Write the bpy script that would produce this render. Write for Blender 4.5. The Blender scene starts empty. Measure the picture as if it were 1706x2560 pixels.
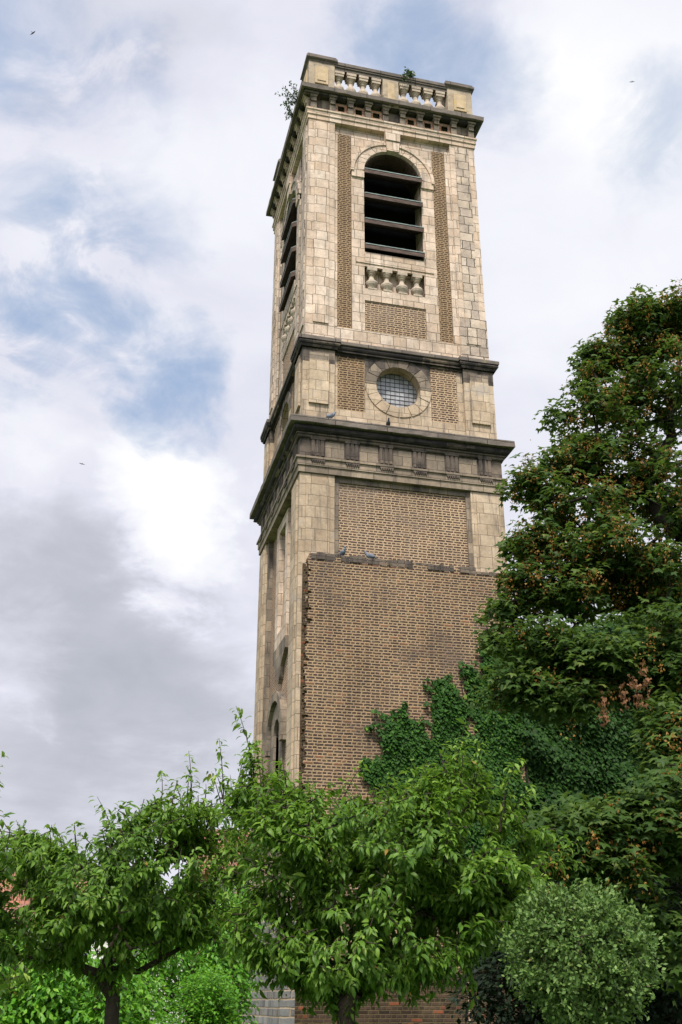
import bpy, bmesh, math, random
import numpy as np
from mathutils import Vector, Matrix
from mathutils.geometry import tessellate_polygon
rad = math.radians
S = bpy.context.scene
COL = S.collection
random.seed(7)
RNG = np.random.default_rng(11)

# ------------------------------------------------------------------ camera
CAM = Vector((-4.4309, -21.7853, 1.65))
FPX, PITCH, YAW = 2634.3, 0.43571, 0.24559
cd = bpy.data.cameras.new('camera'); cam = bpy.data.objects.new('camera', cd); COL.objects.link(cam)
cam.location = CAM
cam.rotation_euler = (math.pi / 2 + PITCH, 0, -YAW)
cd.sensor_fit = 'HORIZONTAL'; cd.sensor_width = 36; cd.lens = FPX / 1706 * 36
cd.clip_start = 0.1; cd.clip_end = 3000
S.camera = cam
_cp, _sp, _cy, _sy = math.cos(PITCH), math.sin(PITCH), math.cos(YAW), math.sin(YAW)
FW = np.array([_sy * _cp, _cy * _cp, _sp]); RT = np.array([_cy, -_sy, 0]); UP = np.cross(RT, FW)
def ray(x, y): return FW + RT * (x - 853) / FPX - UP * (y - 1280) / FPX
def at(x, y, dist):                       # survey point seen in direction (x, y) at a horizontal distance
    d = ray(x, y); return np.array(CAM) + d / math.hypot(d[0], d[1]) * dist
def on_front(x, y, Y=0.0):                # survey point on a wall parallel to the tower front
    d = ray(x, y); t = (Y - CAM[1]) / d[1]; return np.array(CAM) + d * t

# ------------------------------------------------------------------ exposure, sun, sky
S.view_settings.view_transform = 'Standard'; S.view_settings.look = 'None'
S.view_settings.exposure = 0.25; S.view_settings.gamma = 1
SUN_EL, SUN_AZ = rad(56), rad(203)        # azimuth clockwise from +Y
to_sun = Vector((math.sin(SUN_AZ) * math.cos(SUN_EL), math.cos(SUN_AZ) * math.cos(SUN_EL), math.sin(SUN_EL)))
sl = bpy.data.lights.new('sun', 'SUN'); sl.energy = 4.3; sl.angle = rad(9); sl.color = (1, .93, .82)
so = bpy.data.objects.new('sun', sl); COL.objects.link(so)
so.rotation_euler = to_sun.to_track_quat('Z', 'Y').to_euler()

class NT:                                  # tiny node-tree helper
    def __init__(s, tree): s.t = tree; s.n = tree.nodes; s.l = tree.links
    def new(s, typ, **kw):
        n = s.n.new(typ)
        for k, v in kw.items(): setattr(n, k, v)
        return n
    def put(s, sock, v):
        if v is None: return
        if isinstance(v, bpy.types.NodeSocket): s.l.new(v, sock)
        else:
            if hasattr(sock.default_value, '__len__') and not hasattr(v, '__len__'): v = (v,) * len(sock.default_value)
            if sock.type == 'RGBA' and len(v) == 3: v = (*v, 1)
            sock.default_value = v
    def m(s, op, a, b=None, c=None, clamp=False):
        n = s.new('ShaderNodeMath', operation=op); n.use_clamp = clamp
        for i, v in enumerate((a, b, c)): s.put(n.inputs[i], v)
        return n.outputs[0]
    def vm(s, op, a, b=None):
        n = s.new('ShaderNodeVectorMath', operation=op); s.put(n.inputs[0], a)
        if b is not None: s.put(n.inputs[3 if op == 'SCALE' else 1], b)
        return n.outputs['Value'] if op in ('DOT_PRODUCT', 'LENGTH') else n.outputs[0]
    def mix(s, f, a, b, mode='MIX'):
        n = s.new('ShaderNodeMix', data_type='RGBA', blend_type=mode)
        s.put(n.inputs[0], f); s.put(n.inputs[6], a); s.put(n.inputs[7], b); return n.outputs[2]
    def mr(s, v, a, b, c=0.0, d=1.0, smooth=True):
        n = s.new('ShaderNodeMapRange', interpolation_type='SMOOTHSTEP' if smooth else 'LINEAR')
        for i, q in enumerate((v, a, b, c, d)): s.put(n.inputs[i], q)
        return n.outputs[0]
    def noise(s, vec, scale, detail=4, rough=.55, dist=0.0, col=False):
        n = s.new('ShaderNodeTexNoise'); s.put(n.inputs['Vector'], vec)
        n.inputs['Scale'].default_value = scale; n.inputs['Detail'].default_value = detail
        n.inputs['Roughness'].default_value = rough; n.inputs['Distortion'].default_value = dist
        return n.outputs[1 if col else 0]
    def ramp(s, f, stops):
        n = s.new('ShaderNodeValToRGB'); cr = n.color_ramp
        while len(cr.elements) < len(stops): cr.elements.new(0.5)
        for e, (p, c) in zip(cr.elements, stops): e.position = p; e.color = (*c, 1)
        s.put(n.inputs[0], f); return n.outputs[0]
    def comb(s, x, y, z):
        n = s.new('ShaderNodeCombineXYZ')
        for i, v in enumerate((x, y, z)): s.put(n.inputs[i], v)
        return n.outputs[0]

W = bpy.data.worlds.new('World'); S.world = W; W.use_nodes = True
N = NT(W.node_tree); N.n.clear()
tc = N.new('ShaderNodeTexCoord'); dirv = tc.outputs['Generated']
sky = N.new('ShaderNodeTexSky', sky_type='NISHITA'); sky.sun_disc = False
sky.sun_elevation = SUN_EL; sky.sun_rotation = SUN_AZ; sky.air_density = 1.0; sky.dust_density = 1.0; sky.ozone_density = 1.5
sx = N.new('ShaderNodeSeparateXYZ'); N.put(sx.inputs[0], dirv)
zz = N.m('ADD', N.m('MAXIMUM', sx.outputs[2], 0.0), 0.28)
plane = N.comb(N.m('DIVIDE', sx.outputs[0], zz), N.m('DIVIDE', sx.outputs[1], zz), 0.0)   # flat cloud deck overhead
n_big = N.noise(plane, 2.6, 7, .55, .6)
n_mid = N.noise(N.vm('ADD', plane, (3.1, 7.7, 1.3)), 6.0, 6, .55, .4)
n_wsp = N.noise(N.vm('ADD', plane, (9.1, 1.7, 4.3)), 3.4, 8, .6, 1.0)
wrp = N.vm('SUBTRACT', N.noise(plane, 4.2, 6, .6, .3, True), (.5, .5, .5))
dirw = N.vm('NORMALIZE', N.vm('ADD', dirv, N.vm('SCALE', wrp, .20)))
def spot(px, py, deg):
    d = ray(px, py); d = d / np.linalg.norm(d)
    v = N.vm('DOT_PRODUCT', dirw, tuple(d))
    return N.mr(v, math.cos(rad(deg)), 1.0)
def add(terms):
    r = None
    for sock, wgt in terms:
        q = N.m('MULTIPLY', sock, wgt); r = q if r is None else N.m('ADD', r, q)
    return r
# where the deck opens to blue / where it is thick and grey / where it is thin and bright
blue = add([(spot(50, 620, 7), .55), (spot(415, 905, 3.2), .72), (spot(270, 825, 3.0), .45), (spot(320, 600, 4.5), .45), (spot(975, 40, 4.5), .8), (spot(300, 240, 4), .45), (spot(345, 125, 3), .5),
            (spot(40, 40, 6), .5), (spot(80, 210, 4), .4), (spot(430, 1015, 3), .7), (spot(30, 900, 3.5), .55), (spot(1650, 310, 4), .5), (spot(1230, 270, 4), .5), (spot(1060, 150, 5), .5), (spot(180, 720, 6), .4), (spot(20, 770, 4), .4)])
grey = add([(spot(40, 1440, 5), .55), (spot(170, 1540, 5), .55), (spot(290, 1660, 5.5), .6), (spot(430, 1760, 5.5), .5), (spot(540, 1850, 4.5), .35), (spot(60, 1880, 6), .42), (spot(300, 1880, 6), .36), (spot(330, 1480, 5), .3), (spot(450, 1620, 5), .3), (spot(130, 1250, 4), .3), (spot(60, 1700, 6), .22), (spot(60, 2050, 7), .25), (spot(100, 60, 9), .16), (spot(520, 160, 4), .2), (spot(1500, 20, 5), .2), (spot(1250, 40, 4), .15)])
lite = add([(spot(380, 1220, 4.5), .6), (spot(520, 1400, 4), .5), (spot(470, 1300, 4), .3), (spot(1560, 150, 7), .5), (spot(1450, 620, 10), .25), (spot(620, 420, 7), .22), (spot(60, 1130, 5), .2), (spot(50, 1640, 3.5), .25)])
val = N.m('ADD', N.m('SUBTRACT', lite, N.m('MULTIPLY', N.m('SUBTRACT', 1.0, N.m('POWER', 2.718, N.m('MULTIPLY', grey, -.85))), N.m('ADD', N.m('MULTIPLY', n_big, .9), .50))), N.m('MULTIPLY', N.m('SUBTRACT', n_mid, .5), .68))
val = N.m('ADD', val, N.m('MULTIPLY', N.m('SUBTRACT', n_big, .5), .5))
cl = N.ramp(N.m('ADD', N.m('MULTIPLY', val, .5), .70), [(0.0, (.33, .37, .45)), (.22, (.43, .46, .53)), (.45, (.58, .595, .67)), (.66, (.77, .78, .885)), (.82, (.91, .92, .985)), (1.0, (1.02, 1.02, 1.04))])
n_fin = N.noise(N.vm('ADD', plane, (2.1, 5.7, 8.3)), 11.0, 8, .62, .5)
bl = N.m('MULTIPLY', blue, N.m('ADD', N.mr(n_wsp, .34, .66, .05, 1.0), N.m('MULTIPLY', N.m('SUBTRACT', n_fin, .5), 3.0)))
bl = N.m('MULTIPLY', N.m('SUBTRACT', 1.0, N.m('POWER', 2.718, N.m('MULTIPLY', N.m('MAXIMUM', bl, 0.0), -1.35))), .85, clamp=True)
glow = N.mr(N.vm('DOT_PRODUCT', dirv, tuple(to_sun)), .32, 1.0, 1.0, 1.9)     # the deck is brighter round the veiled sun
cloud = N.vm('SCALE', N.vm('SCALE', cl, glow), 8.4)
skyc = N.mix(.5, N.vm('SCALE', sky.outputs[0], 1.25), (2.6, 4.4, 7.0))
mixc = N.mix(bl, cloud, skyc)
bg = N.new('ShaderNodeBackground'); N.put(bg.inputs[0], mixc); bg.inputs[1].default_value = 0.1
wo = N.new('ShaderNodeOutputWorld'); N.l.new(bg.outputs[0], wo.inputs[0])

# ------------------------------------------------------------------ materials
def mat(name):
    m = bpy.data.materials.new(name); m.use_nodes = True
    t = NT(m.node_tree); p = t.n['Principled BSDF']; return m, t, p

def masonry(name, h, we, wo_, joint, stones, mortar, wob=.004, rnd_w=0.0, rough=.9, bump=.5, patch=None, soot=None, soot_amt=(.55, .75), soot_scale=(1.2, 1.2, .35), seed=0.0, off=.5, tint=.35, joint_var=.4):
    m, t, p = mat(name)
    uv = t.new('ShaderNodeTexCoord'); obj = uv.outputs['Object']
    wv = t.noise(uv.outputs['UV'], 9, 3, .6, 0, True)
    q = t.vm('ADD', uv.outputs['UV'], t.vm('SCALE', t.vm('SUBTRACT', wv, (.5, .5, .5)), wob * 4))
    s = t.new('ShaderNodeSeparateXYZ'); t.put(s.inputs[0], q); u, v = s.outputs[0], s.outputs[1]
    rv = t.m('DIVIDE', v, h); row = t.m('FLOOR', rv); par = t.m('FLOORED_MODULO', row, 2.0)
    wn = t.new('ShaderNodeTexWhiteNoise', noise_dimensions='1D'); t.put(wn.inputs['W'], t.m('ADD', row, seed))
    w = t.m('ADD', we, t.m('MULTIPLY', par, wo_ - we))
    if rnd_w: w = t.m('MULTIPLY', w, t.m('ADD', 1 - rnd_w, t.m('MULTIPLY', wn.outputs[0], 2 * rnd_w)))
    cu = t.m('ADD', t.m('DIVIDE', u, w), t.m('ADD', t.m('MULTIPLY', par, off), t.m('MULTIPLY', wn.outputs[0], .25 if not rnd_w else .9)))
    col = t.m('FLOOR', cu)
    fu = t.m('MULTIPLY', t.m('FRACT', cu), w); fv = t.m('MULTIPLY', t.m('FRACT', rv), h)
    d = t.m('MINIMUM', t.m('MINIMUM', fu, t.m('SUBTRACT', w, fu)), t.m('MINIMUM', fv, t.m('SUBTRACT', h, fv)))
    jn = t.noise(obj, 2.3, 3)
    jm = t.m('MULTIPLY', t.m('ADD', 1 - joint_var / 2, t.m('MULTIPLY', jn, joint_var)), joint * .5)
    mask = t.mr(t.m('SUBTRACT', d, jm), -joint * .22, joint * .22)
    wc = t.new('ShaderNodeTexWhiteNoise', noise_dimensions='3D'); t.put(wc.inputs['Vector'], t.comb(col, row, seed + .5))
    n = len(stones); c = t.ramp(wc.outputs[0], [((i + .0) / max(1, n - 1), q_) for i, q_ in enumerate(stones)])
    fine = t.noise(obj, 26, 5, .65); big = t.noise(obj, .55, 4, .6)
    c = t.mix(1.0, c, t.ramp(fine, [(.25, (.82, .82, .82)), (.75, (1.14, 1.14, 1.14))]), 'MULTIPLY')
    mc = t.mix(t.noise(obj, 14, 4), t.vm('SCALE', t.comb(*mortar), .72), t.vm('SCALE', t.comb(*mortar), 1.2))
    c = t.mix(1.0, c, t.ramp(t.noise(obj, 3.1, 5, .7), [(.3, (.80, .80, .80)), (.7, (1.22, 1.20, 1.18))]), 'MULTIPLY')
    c = t.mix(t.m('MULTIPLY', mask, t.mr(t.noise(obj, 5.3, 4, .7), .30, .52, .72, 1.0)), mc, c)
    if patch:     # weathered / re-coloured patches with a shape of their own
        for (colr, lo, hi, sc) in patch: c = t.mix(t.mr(t.noise(obj, sc, 6, .62, .8), lo, hi, 0, tint), c, colr)
    c = t.mix(1.0, c, t.ramp(big, [(.3, (.80, .79, .78)), (.7, (1.14, 1.14, 1.14))]), 'MULTIPLY')
    if soot:
        mp = t.new('ShaderNodeMapping'); t.put(mp.inputs[0], obj); mp.inputs['Scale'].default_value = soot_scale
        f = t.mr(t.noise(mp.outputs[0], 2.4, 7, .62, .3), *soot_amt, 0, .93); c = t.mix(f, c, soot)
    t.put(p.inputs['Base Color'], c); p.inputs['Roughness'].default_value = rough
    p.inputs['Specular IOR Level'].default_value = .2
    hgt = t.m('ADD', t.m('MULTIPLY', mask, 1.0), t.m('MULTIPLY', t.m('ADD', fine, t.m('MULTIPLY', wc.outputs[0], .6)), .45))
    b = t.new('ShaderNodeBump'); b.inputs['Strength'].default_value = bump; b.inputs['Distance'].default_value = .012
    t.put(b.inputs['Height'], hgt); t.l.new(b.outputs[0], p.inputs['Normal'])
    return m

def plain(name, a, b, scale=6, rough=.85, bump=.3, streak=None, spec=.2, extra=None):
    m, t, p = mat(name); o = t.new('ShaderNodeTexCoord').outputs['Object']
    mp = t.new('ShaderNodeMapping'); t.put(mp.inputs[0], o); mp.inputs['Scale'].default_value = streak or (1, 1, 1)
    n = t.noise(mp.outputs[0], scale, 7, .65, .2)
    c = t.ramp(n, [(.32, a), (.68, b)])
    if extra: c = t.mix(t.mr(t.noise(o, extra[1], 6, .6, .6), extra[2], extra[3]), c, extra[0])
    t.put(p.inputs['Base Color'], c); p.inputs['Roughness'].default_value = rough; p.inputs['Specular IOR Level'].default_value = spec
    bp = t.new('ShaderNodeBump'); bp.inputs['Strength'].default_value = bump; bp.inputs['Distance'].default_value = .02
    t.put(bp.inputs['Height'], t.noise(o, scale * 4, 6, .7)); t.l.new(bp.outputs[0], p.inputs['Normal'])
    return m

M = {}
DK = (.028, .026, .026)
M['stone_light'] = masonry('pale limestone ashlar', .30, .42, .34, .0145, [(.47, .37, .285), (.57, .465, .375), (.50, .385, .29), (.61, .51, .425), (.54, .435, .345)], (.17, .135, .105), wob=.004, rnd_w=.28, bump=.6, joint_var=1.3, soot=(.24, .20, .165), soot_amt=(.51, .76), soot_scale=(2.6, 2.6, .28),
    patch=[((.50, .36, .22), .56, .72, 1.6), ((.30, .27, .23), .60, .75, 3.0)])
M['stone_worn'] = masonry('worn limestone ashlar', .29, .36, .30, .021, [(.45, .37, .295), (.54, .455, .37), (.34, .28, .235), (.57, .48, .40)], (.10, .085, .07), wob=.012, rnd_w=.3, bump=.9, joint_var=1.4,
    patch=[((.22, .19, .16), .52, .70, 2.6), ((.48, .36, .23), .58, .72, 1.4)], tint=.6)
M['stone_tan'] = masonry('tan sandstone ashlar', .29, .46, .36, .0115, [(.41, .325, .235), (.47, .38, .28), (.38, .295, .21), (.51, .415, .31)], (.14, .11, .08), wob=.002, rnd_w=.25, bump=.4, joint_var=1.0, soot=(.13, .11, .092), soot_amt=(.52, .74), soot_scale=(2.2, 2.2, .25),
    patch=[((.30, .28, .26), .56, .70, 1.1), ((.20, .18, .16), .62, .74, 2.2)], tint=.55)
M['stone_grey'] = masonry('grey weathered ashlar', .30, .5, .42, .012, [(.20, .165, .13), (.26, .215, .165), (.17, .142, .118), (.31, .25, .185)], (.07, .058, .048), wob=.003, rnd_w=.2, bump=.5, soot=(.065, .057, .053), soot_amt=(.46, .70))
M['stone_mottled'] = masonry('mottled frieze stone', .26, .5, .5, .010, [(.22, .18, .14), (.30, .245, .185), (.18, .15, .12), (.34, .28, .21)], (.06, .05, .042), rnd_w=.2, bump=.5, soot=(.075, .065, .058), soot_amt=(.48, .72))
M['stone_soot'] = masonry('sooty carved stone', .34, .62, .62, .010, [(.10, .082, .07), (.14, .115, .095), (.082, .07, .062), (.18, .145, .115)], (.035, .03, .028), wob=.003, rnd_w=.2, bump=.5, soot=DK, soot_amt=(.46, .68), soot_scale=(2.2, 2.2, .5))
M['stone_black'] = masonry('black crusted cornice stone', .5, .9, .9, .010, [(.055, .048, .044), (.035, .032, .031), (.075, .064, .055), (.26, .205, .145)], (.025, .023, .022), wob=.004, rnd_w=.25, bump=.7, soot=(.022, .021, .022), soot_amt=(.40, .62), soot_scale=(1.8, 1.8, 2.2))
M['stone_slab'] = masonry('grey lichen slab', .9, 1.1, 1.1, .014, [(.145, .125, .11), (.18, .155, .135), (.125, .11, .098)], (.04, .035, .032), wob=.004, rnd_w=.2, bump=.8, patch=[((.24, .20, .10), .60, .74, 2.2), ((.09, .085, .08), .52, .70, 2.6)], tint=.7)
M['stone_yellow'] = plain('ochre lichen stone', (.34, .26, .17), (.54, .42, .27), 3.0, .9, .5, extra=((.46, .33, .13), 2.4, .54, .74))
M['stone_baluster'] = plain('pale weathered baluster stone', (.31, .255, .20), (.52, .43, .34), 5.0, .9, .5, extra=((.22, .22, .18), 3.4, .55, .75))
M['stone_pier'] = plain('weathered parapet stone', (.27, .22, .165), (.45, .37, .27), 3.5, .9, .5, extra=((.15, .135, .115), 2.8, .54, .74))
M['brick_upper'] = masonry('brown brick with pale joints', .0655, .215, .1075, .0275, [(.042, .025, .019), (.06, .035, .026), (.034, .022, .019), (.09, .05, .033), (.048, .028, .022)], (.31, .22, .13), wob=.005, rnd_w=0, bump=.6, patch=[((.33, .19, .07), .60, .74, .9)], tint=.4)
M['brick_panel'] = masonry('purple brown brick panel', .0655, .215, .1075, .027, [(.058, .039, .035), (.08, .053, .046), (.048, .035, .034), (.13, .075, .05), (.065, .043, .038)], (.44, .325, .21), wob=.006, bump=.6, patch=[((.20, .155, .125), .52, .70, 1.0)], tint=.5)
M['brick_infill'] = masonry('dark purple brick infill', .0655, .215, .1075, .0265, [(.046, .032, .030), (.066, .045, .040), (.04, .03, .031), (.09, .053, .042), (.052, .037, .036), (.055, .04, .037), (.20, .095, .055)], (.345, .248, .15), wob=.008, bump=.8, patch=[((.10, .078, .068), .50, .66, .8), ((.30, .185, .11), .60, .74, 1.0), ((.34, .26, .16), .62, .74, 2.2)], tint=.55, joint_var=.7)
M['brick_base'] = masonry('grimy base brick', .072, .22, .11, .018, [(.027, .018, .013), (.043, .028, .02), (.022, .016, .013), (.065, .042, .032), (.055, .036, .028), (.09, .055, .04), (.045, .03, .025), (.05, .033, .026), (.07, .045, .033), (.06, .04, .03), (.045, .03, .025), (.24, .07, .035)], (.10, .076, .038), wob=.006, bump=.8, patch=[((.17, .13, .08), .5, .7, 1.2)], tint=.4)  # dark brick, lowered further so the colour carries the shade under the trees
M['brick_dark'] = masonry('soot brown brick lining', .0655, .215, .1075, .02, [(.05, .032, .024), (.085, .05, .034), (.035, .026, .022)], (.08, .06, .045), bump=.7)  # dark brown brick tones for the arch underside
M['brick_red'] = masonry('red facing brick', .07, .22, .11, .016, [(.34, .15, .085), (.42, .21, .12), (.28, .12, .07), (.46, .27, .17)], (.40, .33, .26), wob=.004, bump=.6)
M['brick_left'] = masonry('rosy brick field', .0655, .215, .1075, .026, [(.13, .075, .055), (.20, .11, .075), (.10, .065, .052), (.26, .14, .09)], (.42, .32, .22), wob=.004, bump=.6, patch=[((.10, .085, .075), .52, .7, .9)], tint=.6)
M['bluestone'] = masonry('blue grey rubble courses',   .155, .30, .24, .028, [(.13, .135, .14), (.20, .205, .21), (.10, .10, .105), (.26, .26, .26)], (.34, .27, .19), wob=.012, rnd_w=.35, bump=1.0)
M['wood'] = plain('weathered louvre timber', (.042, .030, .025), (.135, .095, .080), 4, .8, .5, streak=(1, 1, 6))
M['lead'] = plain('verdigris lead strip', (.10, .14, .135), (.24, .31, .29), 5, .5, .2, spec=.5)
M['dark'] = plain('unlit interior', (.006, .006, .007), (.012, .012, .013), 4, .95, .1)  # near-black: the lack of light inside is put into the colour
M['iron'] = plain('rusty iron bar', (.03, .026, .024), (.07, .05, .04), 20, .7, .2)
M['roof_tile'] = masonry('weathered red roof tile', .30, .22, .22, .02, [(.26, .11, .075), (.34, .15, .095), (.20, .095, .07), (.30, .17, .13)], (.07, .04, .03), wob=.006, bump=1.0, patch=[((.22, .17, .14), .5, .7, .7)])
M['slate'] = masonry('grey slate roof', .18, .25, .25, .008, [(.09, .10, .115), (.13, .14, .155), (.075, .085, .10)], (.03, .03, .035), bump=.5)
M['render_white'] = plain('off white render', (.62, .62, .60), (.74, .74, .72), 2, .9, .2)
M['window_dark'] = plain('dark window pane', (.02, .024, .03), (.05, .06, .07), 2, .15, .0, spec=.6)
M['paint_white'] = plain('white painted frame', (.70, .70, .68), (.80, .80, .78), 5, .5, .1)
M['lawn'] = plain('mown grass', (.035, .07, .015), (.07, .12, .03), 2.5, .95, .8)
M['bark'] = plain('dark furrowed bark', (.028, .022, .017), (.075, .06, .046), 9, .95, 1.0, streak=(1, 1, .3))
M['bark_maple'] = plain('grey maple bark', (.016, .014, .011), (.05, .043, .033), 9, .95, 1.0, streak=(1, 1, .35))
M['pigeon'] = plain('slate grey plumage', (.10, .12, .16), (.22, .25, .31), 12, .7, .1)
M['pigeon_dark'] = plain('sooty plumage', (.03, .033, .042), (.08, .085, .10), 12, .7, .1)
M['beak'] = plain('dark beak', (.03, .03, .03), (.06, .05, .05), 9, .5, .0)
m, t, p = mat('cloudy old glass')
wn = t.new('ShaderNodeAttribute', attribute_name='rnd')
t.put(p.inputs['Base Color'], t.ramp(wn.outputs['Fac'], [(0, (.20, .205, .22)), (.5, (.29, .30, .32)), (1, (.38, .39, .41))]))
p.inputs['Roughness'].default_value = .22; p.inputs['Specular IOR Level'].default_value = .6
M['glass'] = m

def leafmat(name, stops, trans=.35, rough=.42, tcol=None, spec=.45):
    m, t, p = mat(name); a = t.new('ShaderNodeAttribute', attribute_name='rnd')
    c = t.ramp(a.outputs['Fac'], stops); t.put(p.inputs['Base Color'], c)
    p.inputs['Roughness'].default_value = rough; p.inputs['Specular IOR Level'].default_value = spec
    tr = t.new('ShaderNodeBsdfTranslucent'); t.put(tr.inputs[0], t.mix(.5, c, tcol or (.16, .26, .03)))
    mx = t.new('ShaderNodeMixShader'); mx.inputs[0].default_value = trans
    t.l.new(p.outputs[0], mx.inputs[1]); t.l.new(tr.outputs[0], mx.inputs[2])
    t.l.new(mx.outputs[0], t.n['Material Output'].inputs[0]); return m
M['leaf_cherry'] = leafmat('cherry leaf', [(0, (.034, .092, .010)), (.4, (.09, .19, .020)), (.75, (.175, .30, .038)), (.95, (.31, .42, .075)), (1, (.30, .18, .04))], .40, .48, (.20, .36, .03), .3)
M['leaf_maple'] = leafmat('maple leaf', [(0, (.020, .050, .011)), (.5, (.046, .094, .017)), (.85, (.09, .15, .027)), (1, (.16, .18, .04))], .37, .55, None, .2)
M['samara'] = leafmat('ripe maple key', [(0, (.19, .075, .02)), (.5, (.29, .135, .032)), (1, (.40, .25, .065))], .3, .6, (.5, .28, .05), .2)
M['leaf_dead'] = leafmat('withered brown leaf', [(0, (.14, .07, .035)), (1, (.28, .15, .08))], .2, .8, (.3, .15, .06), .1)
M['leaf_ivy_lit'] = leafmat('ivy leaf in the open', [(0, (.012, .042, .007)), (.5, (.025, .078, .010)), (.85, (.052, .13, .018)), (1, (.14, .23, .035))], .16, .6, None, .15)  # lighter copy for the ivy clear of the maple's shade
M['leaf_ivy'] = leafmat('ivy leaf', [(0, (.010, .032, .006)), (.5, (.018, .055, .008)), (.85, (.036, .092, .014)), (1, (.11, .18, .03))], .14, .6, None, .15)  # darker copy of the ivy leaf, with the maple's shade in its colour
M['leaf_bush'] = leafmat('clipped shrub leaf', [(0, (.045, .098, .022)), (.5, (.092, .17, .038)), (.92, (.17, .26, .07)), (1, (.22, .13, .05))], .2, .5, None, .22)
M['leaf_bright'] = leafmat('fresh green leaf', [(0, (.045, .16, .012)), (.5, (.10, .29, .018)), (1, (.22, .44, .04))], .45, .5, (.20, .42, .02))
M['leaf_back'] = leafmat('light green leaf', [(0, (.03, .08, .02)), (.5, (.06, .14, .03)), (1, (.12, .22, .05))], .35)
M['leaf_dark'] = leafmat('dark hedge leaf', [(0, (.004, .011, .004)), (1, (.010, .024, .008))], .08, .6, (.02, .05, .01), .2)  # near-black tones hold the shade under the maple
M['leaf_weed'] = leafmat('weed leaf', [(0, (.02, .05, .022)), (1, (.05, .11, .03))], .2)

# ------------------------------------------------------------------ mesh helpers
def uv_box(me):
    if me.uv_layers: return
    n = len(me.loops)
    if n == 0: return
    uvl = me.uv_layers.new(name='metres')
    co = np.empty(len(me.vertices) * 3, 'f'); me.vertices.foreach_get('co', co); co = co.reshape(-1, 3)
    vi = np.empty(n, 'i'); me.loops.foreach_get('vertex_index', vi)
    nr = np.empty(len(me.polygons) * 3, 'f'); me.polygons.foreach_get('normal', nr); nr = np.abs(nr.reshape(-1, 3))
    tot = np.empty(len(me.polygons), 'i'); me.polygons.foreach_get('loop_total', tot)
    nl = np.repeat(nr, tot, axis=0); c = co[vi]
    up = (nl[:, 2] > .8); side = nl[:, 0] > nl[:, 1]
    u = np.where(up, c[:, 0], np.where(side, c[:, 1], c[:, 0])); v = np.where(up, c[:, 1], c[:, 2])
    uvl.data.foreach_set('uv', np.stack([u, v], -1).astype('f').ravel())

def link(name, me, material, parent=None):
    o = bpy.data.objects.new(name, me); COL.objects.link(o)
    if material is not None: me.materials.append(M[material] if isinstance(material, str) else material)
    if parent is not None:
        o.parent = parent
        if parent.type == "EMPTY": o.matrix_parent_inverse = Matrix.Translation(-Vector(parent.location))
    return o

def tag(o, label=None, cat=None, group=None, kind=None):
    for k, v in (('label', label), ('category', cat), ('group', group), ('kind', kind)):
        if v: o[k] = v
    return o
def thing(name, loc, label, cat, group=None):
    o = bpy.data.objects.new(name, None); COL.objects.link(o); o.location = loc; o.empty_display_size = .3
    return tag(o, label, cat, group)

FR = lambda u, d, z: (u, -d, z)
DEPTH = 5.36; KU = DEPTH / 5.2
LF = lambda u, d, z: (-d, u * KU, z)

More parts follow.
